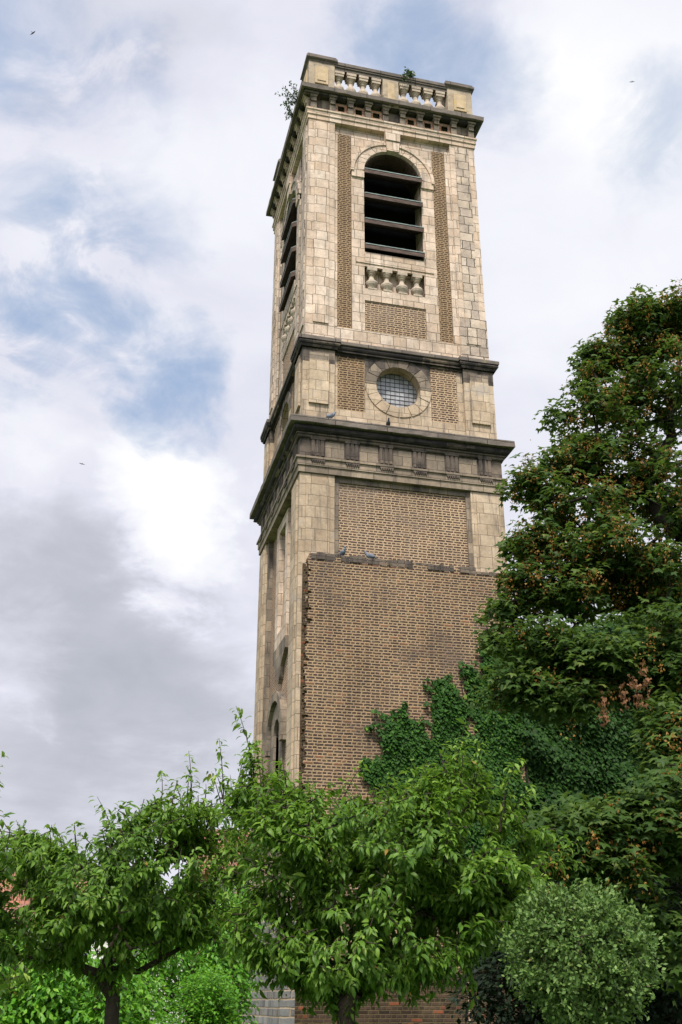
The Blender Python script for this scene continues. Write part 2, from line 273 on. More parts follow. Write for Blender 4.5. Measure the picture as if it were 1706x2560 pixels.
class MB:
    def __init__(s): s.v = []; s.f = []
    def add(s, vs, fs):
        o = len(s.v); s.v += [tuple(q) for q in vs]; s.f += [tuple(i + o for i in f) for f in fs]; return s
    def hexa(s, a, b):                    # two quads (bottom, top)
        return s.add(list(a) + list(b), [(0, 3, 2, 1), (4, 5, 6, 7), (0, 1, 5, 4), (1, 2, 6, 5), (2, 3, 7, 6), (3, 0, 4, 7)])
    def box(s, T, u0, u1, d0, d1, z0, z1, taper=0.0):
        a = [T(u0, d0, z0), T(u1, d0, z0), T(u1, d1, z0), T(u0, d1, z0)]
        b = [T(u0 - taper, d0, z1), T(u1 + taper, d0, z1), T(u1 + taper, d1 + taper, z1), T(u0 - taper, d1 + taper, z1)]
        return s.hexa(a, b)
    def cub(s, x0, x1, y0, y1, z0, z1):
        return s.hexa([(x0, y0, z0), (x1, y0, z0), (x1, y1, z0), (x0, y1, z0)], [(x0, y0, z1), (x1, y0, z1), (x1, y1, z1), (x0, y1, z1)])
    def plate(s, T, outer, holes, d0, d1):
        loops = [outer] + list(holes); flat = [q for l in loops for q in l]
        tris = tessellate_polygon([[Vector((q[0], q[1], 0)) for q in l] for l in loops]); n = len(flat)
        vs = [T(u, d1, z) for u, z in flat] + [T(u, d0, z) for u, z in flat]
        fs = [tuple(t_) for t_ in tris] + [tuple(i + n for i in reversed(t_)) for t_ in tris]
        k = 0
        for l in loops:
            L = len(l)
            for i in range(L): j = (i + 1) % L; fs.append((k + i, k + j, k + j + n, k + i + n))
            k += L
        return s.add(vs, fs)
    def ring(s, prof, x0, x1, y0, y1, jit=0.0, step=.3, seed=1):
        rn = random.Random(seed); pts = []
        nx = max(1, int((x1 - x0) / step)); ny = max(1, int((y1 - y0) / step))
        for i in range(nx): pts.append((x0 + (x1 - x0) * i / nx, y0, 0 if i else -1, -1))
        for i in range(ny): pts.append((x1, y0 + (y1 - y0) * i / ny, 1, 0 if i else -1))
        for i in range(nx): pts.append((x1 - (x1 - x0) * i / nx, y1, 0 if i else 1, 1))
        for i in range(ny): pts.append((x0, y1 - (y1 - y0) * i / ny, -1, 0 if i else 1))
        n = len(pts); vs = []
        for (o, z) in prof:
            for (x, y, ax, ay) in pts:
                j = rn.uniform(-jit, jit * .4) if o > 0.02 else 0
                vs.append((x + ax * (o + j), y + ay * (o + j), z + (rn.uniform(-jit, jit) * .5 if o > .02 else 0)))
        fs = []
        for k in range(len(prof) - 1):
            for i in range(n):
                j = (i + 1) % n; fs.append((k * n + i, k * n + j, (k + 1) * n + j, (k + 1) * n + i))
        return s.add(vs, fs)
    def lathe(s, c, prof, seg=12, sq=False):
        vs = []; cx, cy, cz = c
        for r, z in prof:
            for i in range(seg):
                a = 2 * math.pi * (i + .5) / seg; rr = r
                if sq: rr = r / max(abs(math.cos(a)), abs(math.sin(a)))
                vs.append((cx + rr * math.cos(a), cy + rr * math.sin(a), cz + z))
        n = seg; fs = [tuple(range(n))[::-1], tuple(range(len(vs) - n, len(vs)))]
        for k in range(len(prof) - 1):
            for i in range(n): j = (i + 1) % n; fs.append((k * n + i, k * n + j, (k + 1) * n + j, (k + 1) * n + i))
        return s.add(vs, fs)
    def build(s, name, material, parent=None, smooth=False, fix=True):
        me = bpy.data.meshes.new(name); me.from_pydata(s.v, [], s.f)
        if fix:
            bm = bmesh.new(); bm.from_mesh(me); bmesh.ops.recalc_face_normals(bm, faces=bm.faces); bm.to_mesh(me); bm.free()
        me.update(); uv_box(me)
        if smooth: me.polygons.foreach_set('use_smooth', [True] * len(me.polygons))
        return link(name, me, material, parent)

def rect(u0, u1, z0, z1): return [(u0, z0), (u1, z0), (u1, z1), (u0, z1)]
def circ(u, z, r, n=40, a0=0, a1=360): return [(u + r * math.cos(rad(a0 + (a1 - a0) * i / n)), z + r * math.sin(rad(a0 + (a1 - a0) * i / n))) for i in range(n)]
def arch(u0, u1, z0, zs, n=20):
    r = (u1 - u0) / 2; c = (u0 + u1) / 2
    return [(u0, z0), (u1, z0)] + [(c + r * math.cos(math.pi * i / n), zs + r * math.sin(math.pi * i / n)) for i in range(n + 1)]
def bx(name, m_, par, T, *a): return MB().box(T, *a).build(name, m_, par)
# ------------------------------------------------------------------ bell tower
TW = thing('bell_tower', (2.6, 2.68, 0), 'tall abandoned brick and pale stone church bell tower with louvred arched openings', 'bell tower')
X0, X1, Y0, Y1 = 0.0, 5.2, 0.0, DEPTH
FACES = ((FR, 'f'), (LF, 'l'))
def ring_at(name, m_, prof, ins=0.0, jit=0.0, seed=1, step=.3, par=None):
    return MB().ring(prof, X0 + ins, X1 - ins, Y0 + ins, Y1 - ins, jit, step, seed).build(name, m_, par or TW, fix=True)
def piers(name, m_, a, b, z0, z1):
    out = []
    for (xa, xb) in ((X0 + a, X0 + b), (X1 - b, X1 - a)):
        for (ya, yb) in ((Y0 + a, Y0 + b), (Y1 - b, Y1 - a)):
            if xa > 3 and ya > 3: continue
            out.append(MB().cub(xa, xb, ya, yb, z0, z1).build(name, m_, TW))
    return out
# ---- blank back and side walls, floors (keep the inside dark)
MB().cub(X1 - .75, X1 - .03, .9, Y1 - .9, 0, 25.4).cub(.9, X1 - .05, Y1 - .75, Y1 - .03, 0, 25.4).build('rear_wall', 'brick_upper', TW)
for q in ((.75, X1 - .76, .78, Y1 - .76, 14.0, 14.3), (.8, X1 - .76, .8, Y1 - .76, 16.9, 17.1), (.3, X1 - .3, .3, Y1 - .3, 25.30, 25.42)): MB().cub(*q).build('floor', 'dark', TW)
# ---- lower shaft
lp = piers('corner_pier', 'stone_tan', .03, .88, 0, 13.06)
def panel(T, m_, u0, u1, d0, d1, z0, z1, name='pier_panel'):
    return bx(name, m_, TW, T, u0, u1, d0, d1, z0, z1)
for T, k in FACES:
    panel(T, 'stone_tan', .18, .75, -.03, .012, 2.0, 12.92); panel(T, 'stone_tan', 4.45, 5.02, -.03, .012, 2.0, 12.92)
    MB().box(T, .88, .99, -.4, -.085, 0, 13.06).box(T, 4.21, 4.32, -.4, -.085, 0, 13.06).build('pier_return', 'stone_grey', TW)
bx('wall_field', 'brick_panel', TW, FR, .99, 4.21, -.6, -.14, 2.0, 12.93)
bx('lintel_course', 'stone_grey', TW, FR, .99, 4.21, -.5, -.10, 12.93, 13.06)
# rough infill where the nave once joined: ragged toothing on the left, broken top
rn = random.Random(3); pts = []
z = 2.1
left = []
while z < 10.75:
    base = .17 + .05 * min(1, max(0, (z - 6) / 4)); left.append((base + rn.choice((0, .03, .08, .13)) * rn.random() + .03 * math.sin(z * 2.1), z)); z += .0655
    left.append((left[-1][0], z - .008))
top = []
x = .27
while x < 5.14:
    zt = 10.89 + (0.03 if x < 2.7 else 0) - (.05 if x > 4.15 else 0) + rn.choice((-.03, 0, 0, .02)); top += [(x, zt), (x + .2, zt)]; x += .21
outer = [(.17, 2.1), (5.16, 2.1), (5.16, 10.80)] + [q for q in reversed(top) if q[0] < 5.14] + list(reversed(left))
MB().plate(FR, outer, [], -.05, .13).build('brick_infill', 'brick_infill', TW)
# rubble core showing along the ragged edge
mb = MB().box(FR, .13, .20, -.03, .03, 2.1, 10.7); z = 2.3
while z < 10.7:
    u = .14 + .08 * rn.random() * min(1, max(.2, (z - 4) / 5)); s_ = .05 + .08 * rn.random()
    mb.box(FR, u, u + s_ + .05, -.02, .04 + .06 * rn.random(), z, z + s_ * .9); z += .06 + .14 * rn.random()
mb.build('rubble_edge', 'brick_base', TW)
mb = MB().box(FR, .3, 5.1, 0, .06, 10.78, 10.84); x = .3
while x < 5.05:
    w_ = rn.uniform(.1, .24)
    if rn.random() < .93: mb.box(FR, x, x + w_ - .015, .0, .145 + rn.uniform(-.02, .015), 10.80, (10.86 if x > 4.15 else 10.92) + rn.uniform(0, .05))
    x += w_
mb.build('broken_top_course', 'stone_soot', TW)
# base wall under the trees
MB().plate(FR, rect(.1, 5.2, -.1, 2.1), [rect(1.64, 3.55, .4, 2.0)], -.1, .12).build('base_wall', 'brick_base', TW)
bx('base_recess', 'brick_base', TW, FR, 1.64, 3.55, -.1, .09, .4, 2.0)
MB().lathe((3.6, -.14, 0), [(.018, 0), (.018, 2.15)], 8).build('drain_pipe', 'stone_tan', TW)
MB().hexa([(-.24, -.10, -.1), (.10, -.10, -.1), (.10, Y1 + .1, -.1), (-.24, Y1 + .1, -.1)], [(-.14, -.09, 3.2), (.10, -.09, 3.2), (.10, Y1 + .1, 3.2), (-.14, Y1 + .1, 3.2)]) \
    .hexa([(-.14, -.09, 3.2), (.10, -.09, 3.2), (.10, Y1 + .1, 3.2), (-.14, Y1 + .1, 3.2)], [(.02, -.005, 3.4), (.10, -.005, 3.4), (.10, Y1, 3.4), (.02, Y1, 3.4)]).build('plinth', 'bluestone', TW)
# left face of the lower shaft
win = rect(2.16, 2.96, 9.98, 12.74); niche = arch(2.42, 3.12, 3.4, 7.45)
MB().plate(LF, rect(.99, 4.21, 0, 13.05), [rect(2.08, 3.04, 9.9, 12.8), niche], -.7, -.22).build('wall_field', 'brick_left', TW)
MB().plate(LF, rect(1.86, 3.28, 9.62, 13.0), [rect(2.16, 2.96, 9.98, 12.74)], -.5, -.14).build('window_surround', 'stone_light', TW)
bx('blocked_window', 'stone_tan', TW, LF, 2.16, 2.96, -.6, -.27, 9.98, 12.05)
apr = [(1.82, 9.6), (1.80, 9.3), (2.1, 9.15), (2.3, 9.0), (2.40, 8.75), (2.56, 8.62), (2.72, 8.75), (2.82, 9.0), (3.02, 9.15), (3.32, 9.3), (3.30, 9.6)]
MB().plate(LF, apr, [], -.3, -.12).build('apron_stone', 'stone_grey', TW)
MB().plate(LF, arch(2.05, 3.49, 2.9, 7.45), [niche], -.3, -.15).build('niche_surround', 'stone_grey', TW)
hood = [(2.77 + 1.0 * math.cos(math.pi * i / 20), 7.45 + 1.0 * math.sin(math.pi * i / 20)) for i in range(21)] + [(1.77, 7.1), (2.0, 7.1)] + [(2.77 - .78 * math.cos(math.pi * i / 20), 7.45 + .78 * math.sin(math.pi * i / 20)) for i in range(21)] + [(3.55, 7.1), (3.77, 7.1)]
MB().plate(LF, hood, [], -.3, -.06).build('hood_mould', 'stone_grey', TW)
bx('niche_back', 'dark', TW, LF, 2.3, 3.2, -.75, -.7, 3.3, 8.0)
# ---- main entablature
ring_at('architrave', 'stone_mottled', [(-.5, 13.06), (.015, 13.06), (.015, 13.22), (.045, 13.23), (.045, 13.40), (.085, 13.41), (.085, 13.46), (-.02, 13.462), (-.5, 13.47)], 0, .004, 5)
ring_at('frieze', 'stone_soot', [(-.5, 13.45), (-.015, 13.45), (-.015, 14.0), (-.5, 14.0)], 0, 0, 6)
for T, k in FACES:
    for c in (.45, 1.305, 2.16, 3.01, 3.86, 4.73):
        mb = MB()
        for q in (-.115, 0, .115): mb.box(T, c + q - .038, c + q + .038, -.02, .035, 13.52, 13.95)
        mb.box(T, c - .17, c + .17, -.02, .012, 13.47, 13.97).box(T, c - .18, c + .18, -.02, .045, 13.95, 14.02)
        tr = mb.build('triglyph', 'stone_soot', TW)
        mb = MB().box(T, c - .17, c + .17, .045, .075, 13.36, 13.405)
        for i in range(6): mb.box(T, c - .15 + i * .056, c - .12 + i * .056, .045, .075, 13.315, 13.36)
        mb.build('guttae', 'stone_soot', tr)
        if c < 4.7: # pale washed joints beside the triglyphs
            MB().box(T, c + .19, c + .66, -.02, -.004, 13.49, 13.93).build('metope', 'stone_mottled', TW)
ring_at('bed_mould', 'stone_soot', [(-.5, 13.98), (.02, 13.98), (.05, 14.0), (.05, 14.05), (.085, 14.06), (.085, 14.10), (-.5, 14.11)], 0, .004, 7)
ring_at('cornice_roll', 'stone_black', [(-.5, 14.10), (.10, 14.10), (.14, 14.115), (.175, 14.15), (.185, 14.19), (.175, 14.23), (.15, 14.262), (.15, 14.28), (-.5, 14.285)], 0, .016, 8, .16)
ring_at('cornice_slab', 'stone_slab', [(-.5, 14.272), (.272, 14.275), (.278, 14.29), (.278, 14.44), (.26, 14.455), (.0, 14.53), (-.5, 14.53)], 0, .012, 9, .22)
# ---- middle storey
piers('corner_pier', 'stone_tan', .06, .88, 14.46, 16.22); 
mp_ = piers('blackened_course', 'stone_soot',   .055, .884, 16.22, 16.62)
for T, k in FACES:
    for a, b in ((.22, .72), (4.48, 4.98)): panel(T, 'stone_tan', a, b, -.055, .0, 15.0, 16.26); panel(T, 'stone_mottled', a, b, -.055, -.002, 16.262, 16.46)
    oc = circ(2.565, 15.83, .585)
    MB().plate(T, rect(.88, 4.32, 14.46, 16.62), [oc], -.6, -.17).build('wall_field', 'stone_tan', TW)
    MB().box(T, .88, 4.32, -.2, -.13, 14.53, 14.97).build('base_course', 'stone_tan', TW)
    for a, b in ((.985, 1.67), (3.45, 4.15)): bx('brick_panel', 'brick_upper' if a < 2 else 'brick_panel', TW, T, a, b, -.2, -.15, 14.97, 16.56)
    MB().plate(T, rect(1.69, 3.43, 14.972, 16.60), [oc], -.2, -.135).build('oculus_surround', 'stone_tan', TW)
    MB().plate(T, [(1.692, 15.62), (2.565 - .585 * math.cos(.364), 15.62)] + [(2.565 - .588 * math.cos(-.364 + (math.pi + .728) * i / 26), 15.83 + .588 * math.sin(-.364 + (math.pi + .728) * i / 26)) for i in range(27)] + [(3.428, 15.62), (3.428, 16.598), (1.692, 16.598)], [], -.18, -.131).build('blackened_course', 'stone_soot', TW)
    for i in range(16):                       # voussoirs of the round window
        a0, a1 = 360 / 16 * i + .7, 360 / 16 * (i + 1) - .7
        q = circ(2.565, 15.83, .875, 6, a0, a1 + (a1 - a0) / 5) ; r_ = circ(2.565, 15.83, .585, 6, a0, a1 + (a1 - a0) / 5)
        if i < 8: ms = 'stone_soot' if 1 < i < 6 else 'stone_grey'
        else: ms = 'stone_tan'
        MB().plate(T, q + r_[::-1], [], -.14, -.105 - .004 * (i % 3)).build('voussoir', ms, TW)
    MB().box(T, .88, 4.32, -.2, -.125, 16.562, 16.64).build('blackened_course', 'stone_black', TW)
    if k == 'f':
        vs, fs, rv = [], [], []; n = 10; s_ = 1.24 / n; miss = {(3, 1), (4, 0)}
        for i in range(n):
            for j in range(n):
                if (i, j) in miss: continue
                u0 = 2.565 - .62 + i * s_; z0 = 15.83 - .62 + j * s_ + .06; t_ = rn.uniform(-.006, .006)
                o = len(vs); vs += [T(u0 + .004, -.43 + t_, z0), T(u0 + s_ - .004, -.43 - t_, z0), T(u0 + s_ - .004, -.43, z0 + s_ - .004), T(u0 + .004, -.43 + t_ * .5, z0 + s_ - .004)]
                fs.append((o, o + 1, o + 2, o + 3)); rv += [rn.random() * (.55 if j > 7 else 1)] * 4  # upper rows toned down: the reveal's shadow put into the pane colour
        me = bpy.data.meshes.new('window_pane'); me.from_pydata(vs, [], fs); me.attributes.new('rnd', 'FLOAT', 'POINT').data.foreach_set('value', rv)
        gl = link('round_window', me, 'glass', TW)
        mb = MB()
        for i in range(n + 1):
            q = -.62 + i * s_
            mb.box(T, 2.565 + q - .004, 2.565 + q + .004, -.44, -.418, 15.2, 16.46).box(T, 1.93, 3.2, -.445, -.415, 15.83 + q + .056, 15.83 + q + .064)
        mb.build('glazing_bar', 'iron', gl)
    else:
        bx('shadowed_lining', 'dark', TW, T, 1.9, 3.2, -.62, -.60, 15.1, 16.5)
mc = [(-.4, 16.62), (.0, 16.62), (.02, 16.66), (.02, 16.69), (.05, 16.70), (.07, 16.74), (.065, 16.79), (.05, 16.812), (-.4, 16.815)]
ms_ = [(-.4, 16.805), (.082, 16.808), (.088, 16.82), (.088, 16.90), (.07, 16.92), (-.1, 17.0), (-.4, 17.0)]
ring_at('middle_cornice', 'stone_black', [(o - .1 if o > 0 else o - .05, z) for o, z in mc], 0, .007, 12); ring_at('middle_cornice_slab', 'stone_slab', [(o - .085, z - .004) for o, z in ms_], 0, .008, 13)
for (xa, xb) in ((0, .93), (X1 - .93, X1)):
    for (ya, yb) in ((0, .93), (Y1 - .93, Y1)):
        if xa > 3 and ya > 3: continue
        MB().ring([(o, z + .003) for o, z in mc[1:-1]], xa, xb, ya, yb, .007, .25, 14).build('pier_cornice', 'stone_black', TW)
        MB().ring([(o, z) for o, z in ms_[1:-1]] , xa, xb, ya, yb, .009, .25, 15).ring([(-.02, 16.83), (-.44, 16.83)], xa, xb, ya, yb).build('pier_cornice_slab', 'stone_slab', TW)
# ---- belfry
bp = piers('corner_pier', 'stone_light', .12, .88, 16.92, 24.40)
MB().cub(X1 - .86, X1 - .105, .105, .86, 16.95, 18.3).build('eroded_pier_foot', 'stone_worn', TW)
for T, k in FACES:
    SM = 'stone_light' if k == 'f' else 'stone_worn'
    for a, b in ((.31, .72), (4.48, 4.89)):
        panel(T, 'stone_worn' if (a > 3 or k == 'l') else 'stone_light', a, b, -.12, -.085, 17.46, 24.30)
    op = arch(1.73, 3.41, 20.0, 22.84); ni = rect(1.72, 3.41, 18.80, 19.53); bpn = rect(1.72, 3.41, 17.46, 18.42)
    MB().plate(T, rect(.88, 4.32, 16.92, 24.72), [op, ni], -.78, -.24).build('wall_field', SM, TW)
    bx('base_course', SM, TW, T, .88, 4.32, -.3, -.17, 16.95, 17.45)
    for a, b in ((.98, 1.36), (3.775, 4.15)): bx('brick_strip', 'brick_upper', TW, T, a, b, -.3, -.205, 17.455, 24.08)
    MB().plate(T, rect(1.37, 3.77, 17.455, 24.08), [op, ni, bpn], -.3, -.165).build('window_surround', SM, TW)
    bx('brick_panel', 'brick_panel', TW, T, 1.72, 3.41, -.3, -.195, 17.46, 18.42)
    MB().box(T, .88, .97, -.3, -.16, 17.455, 24.1).box(T, 4.16, 4.32, -.3, -.16, 17.455, 24.1).build('pier_return', SM, TW)
    # archivolt of separate voussoirs, hood edge, keystone
    for i in range(13):
        if i == 6: continue
        a0, a1 = 180 / 13 * i + .35, 180 / 13 * (i + 1) - .35
        n_ = 5; q = [(2.57 + 1.2 * math.cos(rad(a0 + (a1 - a0) * j / n_)), 22.75 + 1.2 * math.sin(rad(a0 + (a1 - a0) * j / n_))) for j in range(n_ + 1)]
        r_ = [(2.57 + .84 * math.cos(rad(a0 + (a1 - a0) * j / n_)), 22.84 + .84 * math.sin(rad(a0 + (a1 - a0) * j / n_))) for j in range(n_ + 1)]
        MB().plate(T, q + r_[::-1], [], -.2, -.115 - .004 * (i % 2)).build('voussoir', SM, TW)
    for a, b in ((1.37, 1.73), (3.41, 3.77)): bx('impost', SM, TW, T, a, b, -.2, -.118, 22.56, 22.80)
    hd = [(2.57 + 1.23 * math.cos(math.pi * j / 24), 22.75 + 1.23 * math.sin(math.pi * j / 24)) for j in range(25)] + [(2.57 - 1.14 * math.cos(math.pi * j / 24), 22.75 + 1.14 * math.sin(math.pi * j / 24)) for j in range(25)]
    MB().plate(T, hd, [], -.2, -.085).build('arch_moulding', SM, TW)
    MB().plate(T, [(2.40, 23.66), (2.74, 23.66), (2.78, 24.02), (2.36, 24.02)], [], -.2, -.05).plate(T, [(2.36, 24.03), (2.78, 24.03), (2.80, 24.40), (2.34, 24.40)], [], -.2, -.02).build('keystone', 'stone_light', TW)
    MB().box(T, 1.48, 3.67, -.2, -.14, 19.62, 19.67).box(T, 1.73, 3.41, -.6, -.135, 19.67, 19.98).build('window_sill', SM, TW)
    # little blind balustrade
    bx('niche_back', 'stone_light', TW, T, 1.6, 3.5, -.72, -.40, 18.7, 19.62)
    for i in range(4):
        u = 1.72 + 1.69 * (i + .5) / 4; c = T(u, -.25, 18.80)
        MB().box(T, u - .12, u + .12, -.37, -.155, 18.80, 18.85).box(T, u - .135, u + .135, -.385, -.14, 19.41, 19.53) \
            .lathe(c, [(.10, .05), (.11, .08), (.155, .16), (.17, .22), (.155, .27), (.09, .33), (.065, .42), (.07, .47), (.10, .49), (.07, .52), (.10, .56), (.12, .61)], 14).build('niche_baluster', 'stone_baluster', TW)
    n_ = 22; lin = [(2.57 + .845 * math.cos(math.pi * j / n_), 22.80 + .885 * math.sin(math.pi * j / n_)) for j in range(n_ + 1)] + [(2.57 - .80 * math.cos(math.pi * j / n_), 22.80 + .84 * math.sin(math.pi * j / n_)) for j in range(n_ + 1)]
    MB().plate(T, lin, [], -.95, -.25).build('arch_lining', 'brick_dark', TW)
    # sloping louvre boards
    for zt in (22.85, 21.97, 21.08, 20.21):
        mb = MB(); d0, d1, rise = -.70, -.06 if k == 'f' else -.03, .42
        a = [T(1.73, d1, zt - .15), T(3.41, d1, zt - .15), T(3.41, d0, zt - .15 + rise), T(1.73, d0, zt - .15 + rise)]
        b = [T(1.73, d1, zt), T(3.41, d1, zt), T(3.41, d0, zt + rise), T(1.73, d0, zt + rise)]
        lv = mb.hexa(a, b).build('louvre_board', 'wood', TW)
        dd = d1 + .012
        MB().hexa([T(1.735, dd, zt - .015), T(3.405, dd, zt - .015), T(3.405, d1 - .16, zt + .108), T(1.735, d1 - .16, zt + .108)],
                  [T(1.735, dd, zt + .012), T(3.405, dd, zt + .012), T(3.405, d1 - .16, zt + .130), T(1.735, d1 - .16, zt + .130)]).build('lead_strip', 'lead', lv)
    bx('inner_shutter', 'dark', TW, T, 1.5, 3.6, -1.0, -.96, 19.9, 23.9)  # near-black sheet standing for the unlit belfry interior
ring_at('belfry_architrave', 'stone_light', [(-.5, 24.38), (-.09, 24.38), (-.09, 24.52), (-.06, 24.53), (-.06, 24.66), (-.03, 24.68), (-.03, 24.73), (-.4, 24.74)], 0, .006, 21)
hc = [1.065, 1.59, 2.115, 3.165, 3.68, 4.20]
brk = [.24, .80, 1.33, 1.85, 2.38, 2.90, 3.43, 3.93, 4.47, 5.01]
for T, k in FACES:
    holes = [rect(c - .10, c + .10, 24.86, 25.06) for c in hc]
    MB().plate(T, rect(.5, 4.7, 24.70, 25.34), holes, -.7, -.15).build('frieze', 'stone_grey', TW)
    for c in hc:
        MB().plate(T, rect(c - .172, c + .172, 24.76, 25.13), [rect(c - .10, c + .10, 24.86, 25.06)], -.2, -.12).build('vent_surround', 'brick_red', TW)
        bx('vent_lining', 'dark', TW, T, c - .14, c + .14, -.5, -.45, 24.8, 25.1)  # near-black block standing for the darkness inside the vent
    for c in brk:
        MB().box(T, c - .085, c + .085, -.2, -.06, 24.73, 24.98).box(T, c - .075, c + .075, -.2, -.02, 25.0, 25.14) \
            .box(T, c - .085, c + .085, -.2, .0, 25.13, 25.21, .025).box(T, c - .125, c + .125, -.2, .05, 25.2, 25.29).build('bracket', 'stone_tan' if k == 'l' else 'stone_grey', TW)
for (x_, y_) in ((.162, .162), (X1 - .732, .162), (.162, Y1 - .732)):
    MB().cub(x_, x_ + .57, y_, y_ + .57, 24.69, 25.34).build('frieze_corner', 'stone_grey', TW)
ring_at('cornice_soffit', 'stone_black', [(-.5, 25.20), (-.02, 25.20), (.03, 25.23), (.05, 25.27), (.08, 25.29), (-.5, 25.30)], 0, .004, 22)
ring_at('top_cornice_slab', 'stone_slab', [(-.7, 25.287), (.152, 25.29), (.156, 25.30), (.156, 25.44), (.14, 25.455), (-.7, 25.47)], 0, .010, 23, .22)
# ---- parapet
for (xa, xb) in ((.09, .86), (X1 - .86, X1 - .09)):
    for (ya, yb) in ((.09, .86), (Y1 - .86, Y1 - .09)):
        pr_ = MB().cub(xa, xb, ya, yb, 25.45, 26.62).build('parapet_pier', 'stone_pier', TW)
        MB().ring([(-.2, 26.60), (.01, 26.60), (.03, 26.65), (.06, 26.67), (.085, 26.69), (.085, 26.77), (.05, 26.78), (.05, 26.85), (-.38, 26.87)], xa, xb, ya, yb, .008, .2, 31).build('pier_cap', 'stone_slab', pr_)
        if ya < 1: MB().box(FR, xa + .18, xb - .2, -.12, -.05, 25.74, 26.40).box(FR, xa + .25, xb - .27, -.06, -.03, 25.84, 26.32, -.03).build('carved_tablet', 'stone_yellow', pr_)
        if xa < 1: MB().box(lambda u, d, z: (-d, u, z), ya + .18, yb - .2, -.12, -.055, 25.70, 26.40).build('carved_tablet', 'stone_yellow', pr_)
bal = [(.105, 0), (.105, .05), (.085, .07), (.10, .10), (.155, .20), (.175, .29), (.165, .35), (.10, .44), (.07, .54), (.07, .60), (.095, .63), (.075, .66), (.10, .70), (.13, .74)]
def run_rail(T, real):
    MB().box(T, .84, 4.36, -.44, -.12, 26.46, 26.56).box(T, .84, 4.36, -.46, -.085, 26.56, 26.62).box(T, .84, 4.36, -.47, -.06, 26.62, 26.73).build('hand_rail', 'stone_slab', TW)
    MB().box(T, .86, 4.34, -.42, -.12, 25.45, 25.52).build('foot_rail', 'stone_yellow', TW)
    cp_ = bx('parapet_pier', 'stone_pier', TW, T, 2.33, 2.81, -.45, -.10, 25.45, 26.46)
    if real:
        MB().box(T, 2.46, 2.68, -.12, -.075, 25.68, 26.32).build('carved_tablet', 'stone_yellow', cp_)
        for u in (1.02, 1.385, 1.755, 2.14, 3.0, 3.38, 3.755, 4.135):
            MB().box(T, u - .13, u + .13, -.40, -.14, 26.27, 26.36).box(T, u - .145, u + .145, -.415, -.125, 26.36, 26.46).lathe(T(u, -.27, 25.52), bal, 14).build('baluster', 'stone_baluster', TW)
run_rail(FR, True); run_rail(LF, True)
run_rail(lambda u, d, z: (X1 + d, u * KU, z), False); run_rail(lambda u, d, z: (u, Y1 + d, z), False)

# ------------------------------------------------------------------ ruined wall beside the tower, ground, houses
gm = MB(); gm.add([(-400, -400, -.1), (400, -400, -.1), (400, 400, -.1), (-400, 400, -.1)], [(0, 1, 2, 3)])
tag(gm.build('lawn', 'lawn'), kind='structure')
RW = thing('ruined_wall', (7.2, .5, 0), 'tall remnant of dark brick wall right of the tower, smothered in ivy', 'wall')
rt = [(5.21, -.1), (11.5, -.1), (11.5, 8.2), (10.6, 8.8), (9.4, 9.0), (8.4, 9.35), (7.6, 9.4), (6.6, 9.3), (6.0, 9.0), (5.21, 9.0)]
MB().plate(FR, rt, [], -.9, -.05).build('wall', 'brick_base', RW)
def house(name, loc, label, w, dpt, hw, hr, rz, wall, roof, wins, chim=()):
    h = thing(name, loc, label, 'house'); R = Matrix.Rotation(rz, 4, 'Z'); c = Vector(loc)
    T = lambda u, d, z: tuple(c + R @ Vector((u, -d, z)))
    MB().plate(T, [(-w / 2, -.1), (w / 2, -.1), (w / 2, hw), (-w / 2, hw)], [rect(u - .5, u + .5, z, z + 1.4) for u, z in wins], -.3, 0).box(T, -w / 2, w / 2, -dpt, -.31, -.1, hw).build('wall', wall, h)
    rf = MB(); e = .35
    rf.add([T(-w / 2 - e, e, hw - .15), T(w / 2 + e, e, hw - .15), T(w / 2 + e, -dpt / 2, hw + hr), T(-w / 2 - e, -dpt / 2, hw + hr), T(w / 2 + e, -dpt - e, hw - .15), T(-w / 2 - e, -dpt - e, hw - .15),
            T(-w / 2 - e, e, hw - .32), T(w / 2 + e, e, hw - .32), T(w / 2 + e, -dpt - e, hw - .32), T(-w / 2 - e, -dpt - e, hw - .32)],
           [(0, 1, 2, 3), (3, 2, 4, 5), (0, 6, 7, 1), (5, 4, 8, 9), (0, 3, 5, 9, 6), (1, 7, 8, 4, 2), (6, 9, 8, 7)])
    ro = rf.build('roof', roof, h)
    for (u, d, z0, z1) in chim:
        MB().box(T, u - .35, u + .35, d - .3, d + .3, z0, z1).box(T, u - .4, u + .4, d - .35, d + .35, z1, z1 + .12).build('chimney', 'brick_red', ro)
    for u, z in wins:
        wf = MB().plate(T, rect(u - .5, u + .5, z, z + 1.4), [rect(u - .43, u - .03, z + .07, z + 1.33), rect(u + .03, u + .43, z + .07, z + 1.33)], -.2, -.12).build('window', 'paint_white', h)
        bx('pane', 'window_dark', wf, T, u - .46, u + .46, -.19, -.16, z + .03, z + 1.37)
    return h
p1 = at(560, 2400, 41)
house('brick_house', (p1[0] + .3, p1[1], 0), 'red brick house with worn red tile roof directly behind the foot of the tower', 2.9, 6, 6.2, 1.75, rad(-6), 'brick_red', 'roof_tile', [(-.6, 2.2), (.7, 2.2), (-.5, 4.4), (.7, 4.4)], [(-1.15, -.4, 6.0, 6.95)])
p2 = at(60, 2400, 47)
house('tiled_house', (p2[0], p2[1], 0), 'pale house with orange red tile roof peeking over the trees at far left', 7.4, 7, 4.7, 2.2, rad(-4), 'render_white', 'roof_tile', [(-2, 2.4), (0, 2.4), (2, 2.4)], [(3.2, -3.5, 6.6, 7.6)])
p3 = at(380, 2400, 52)
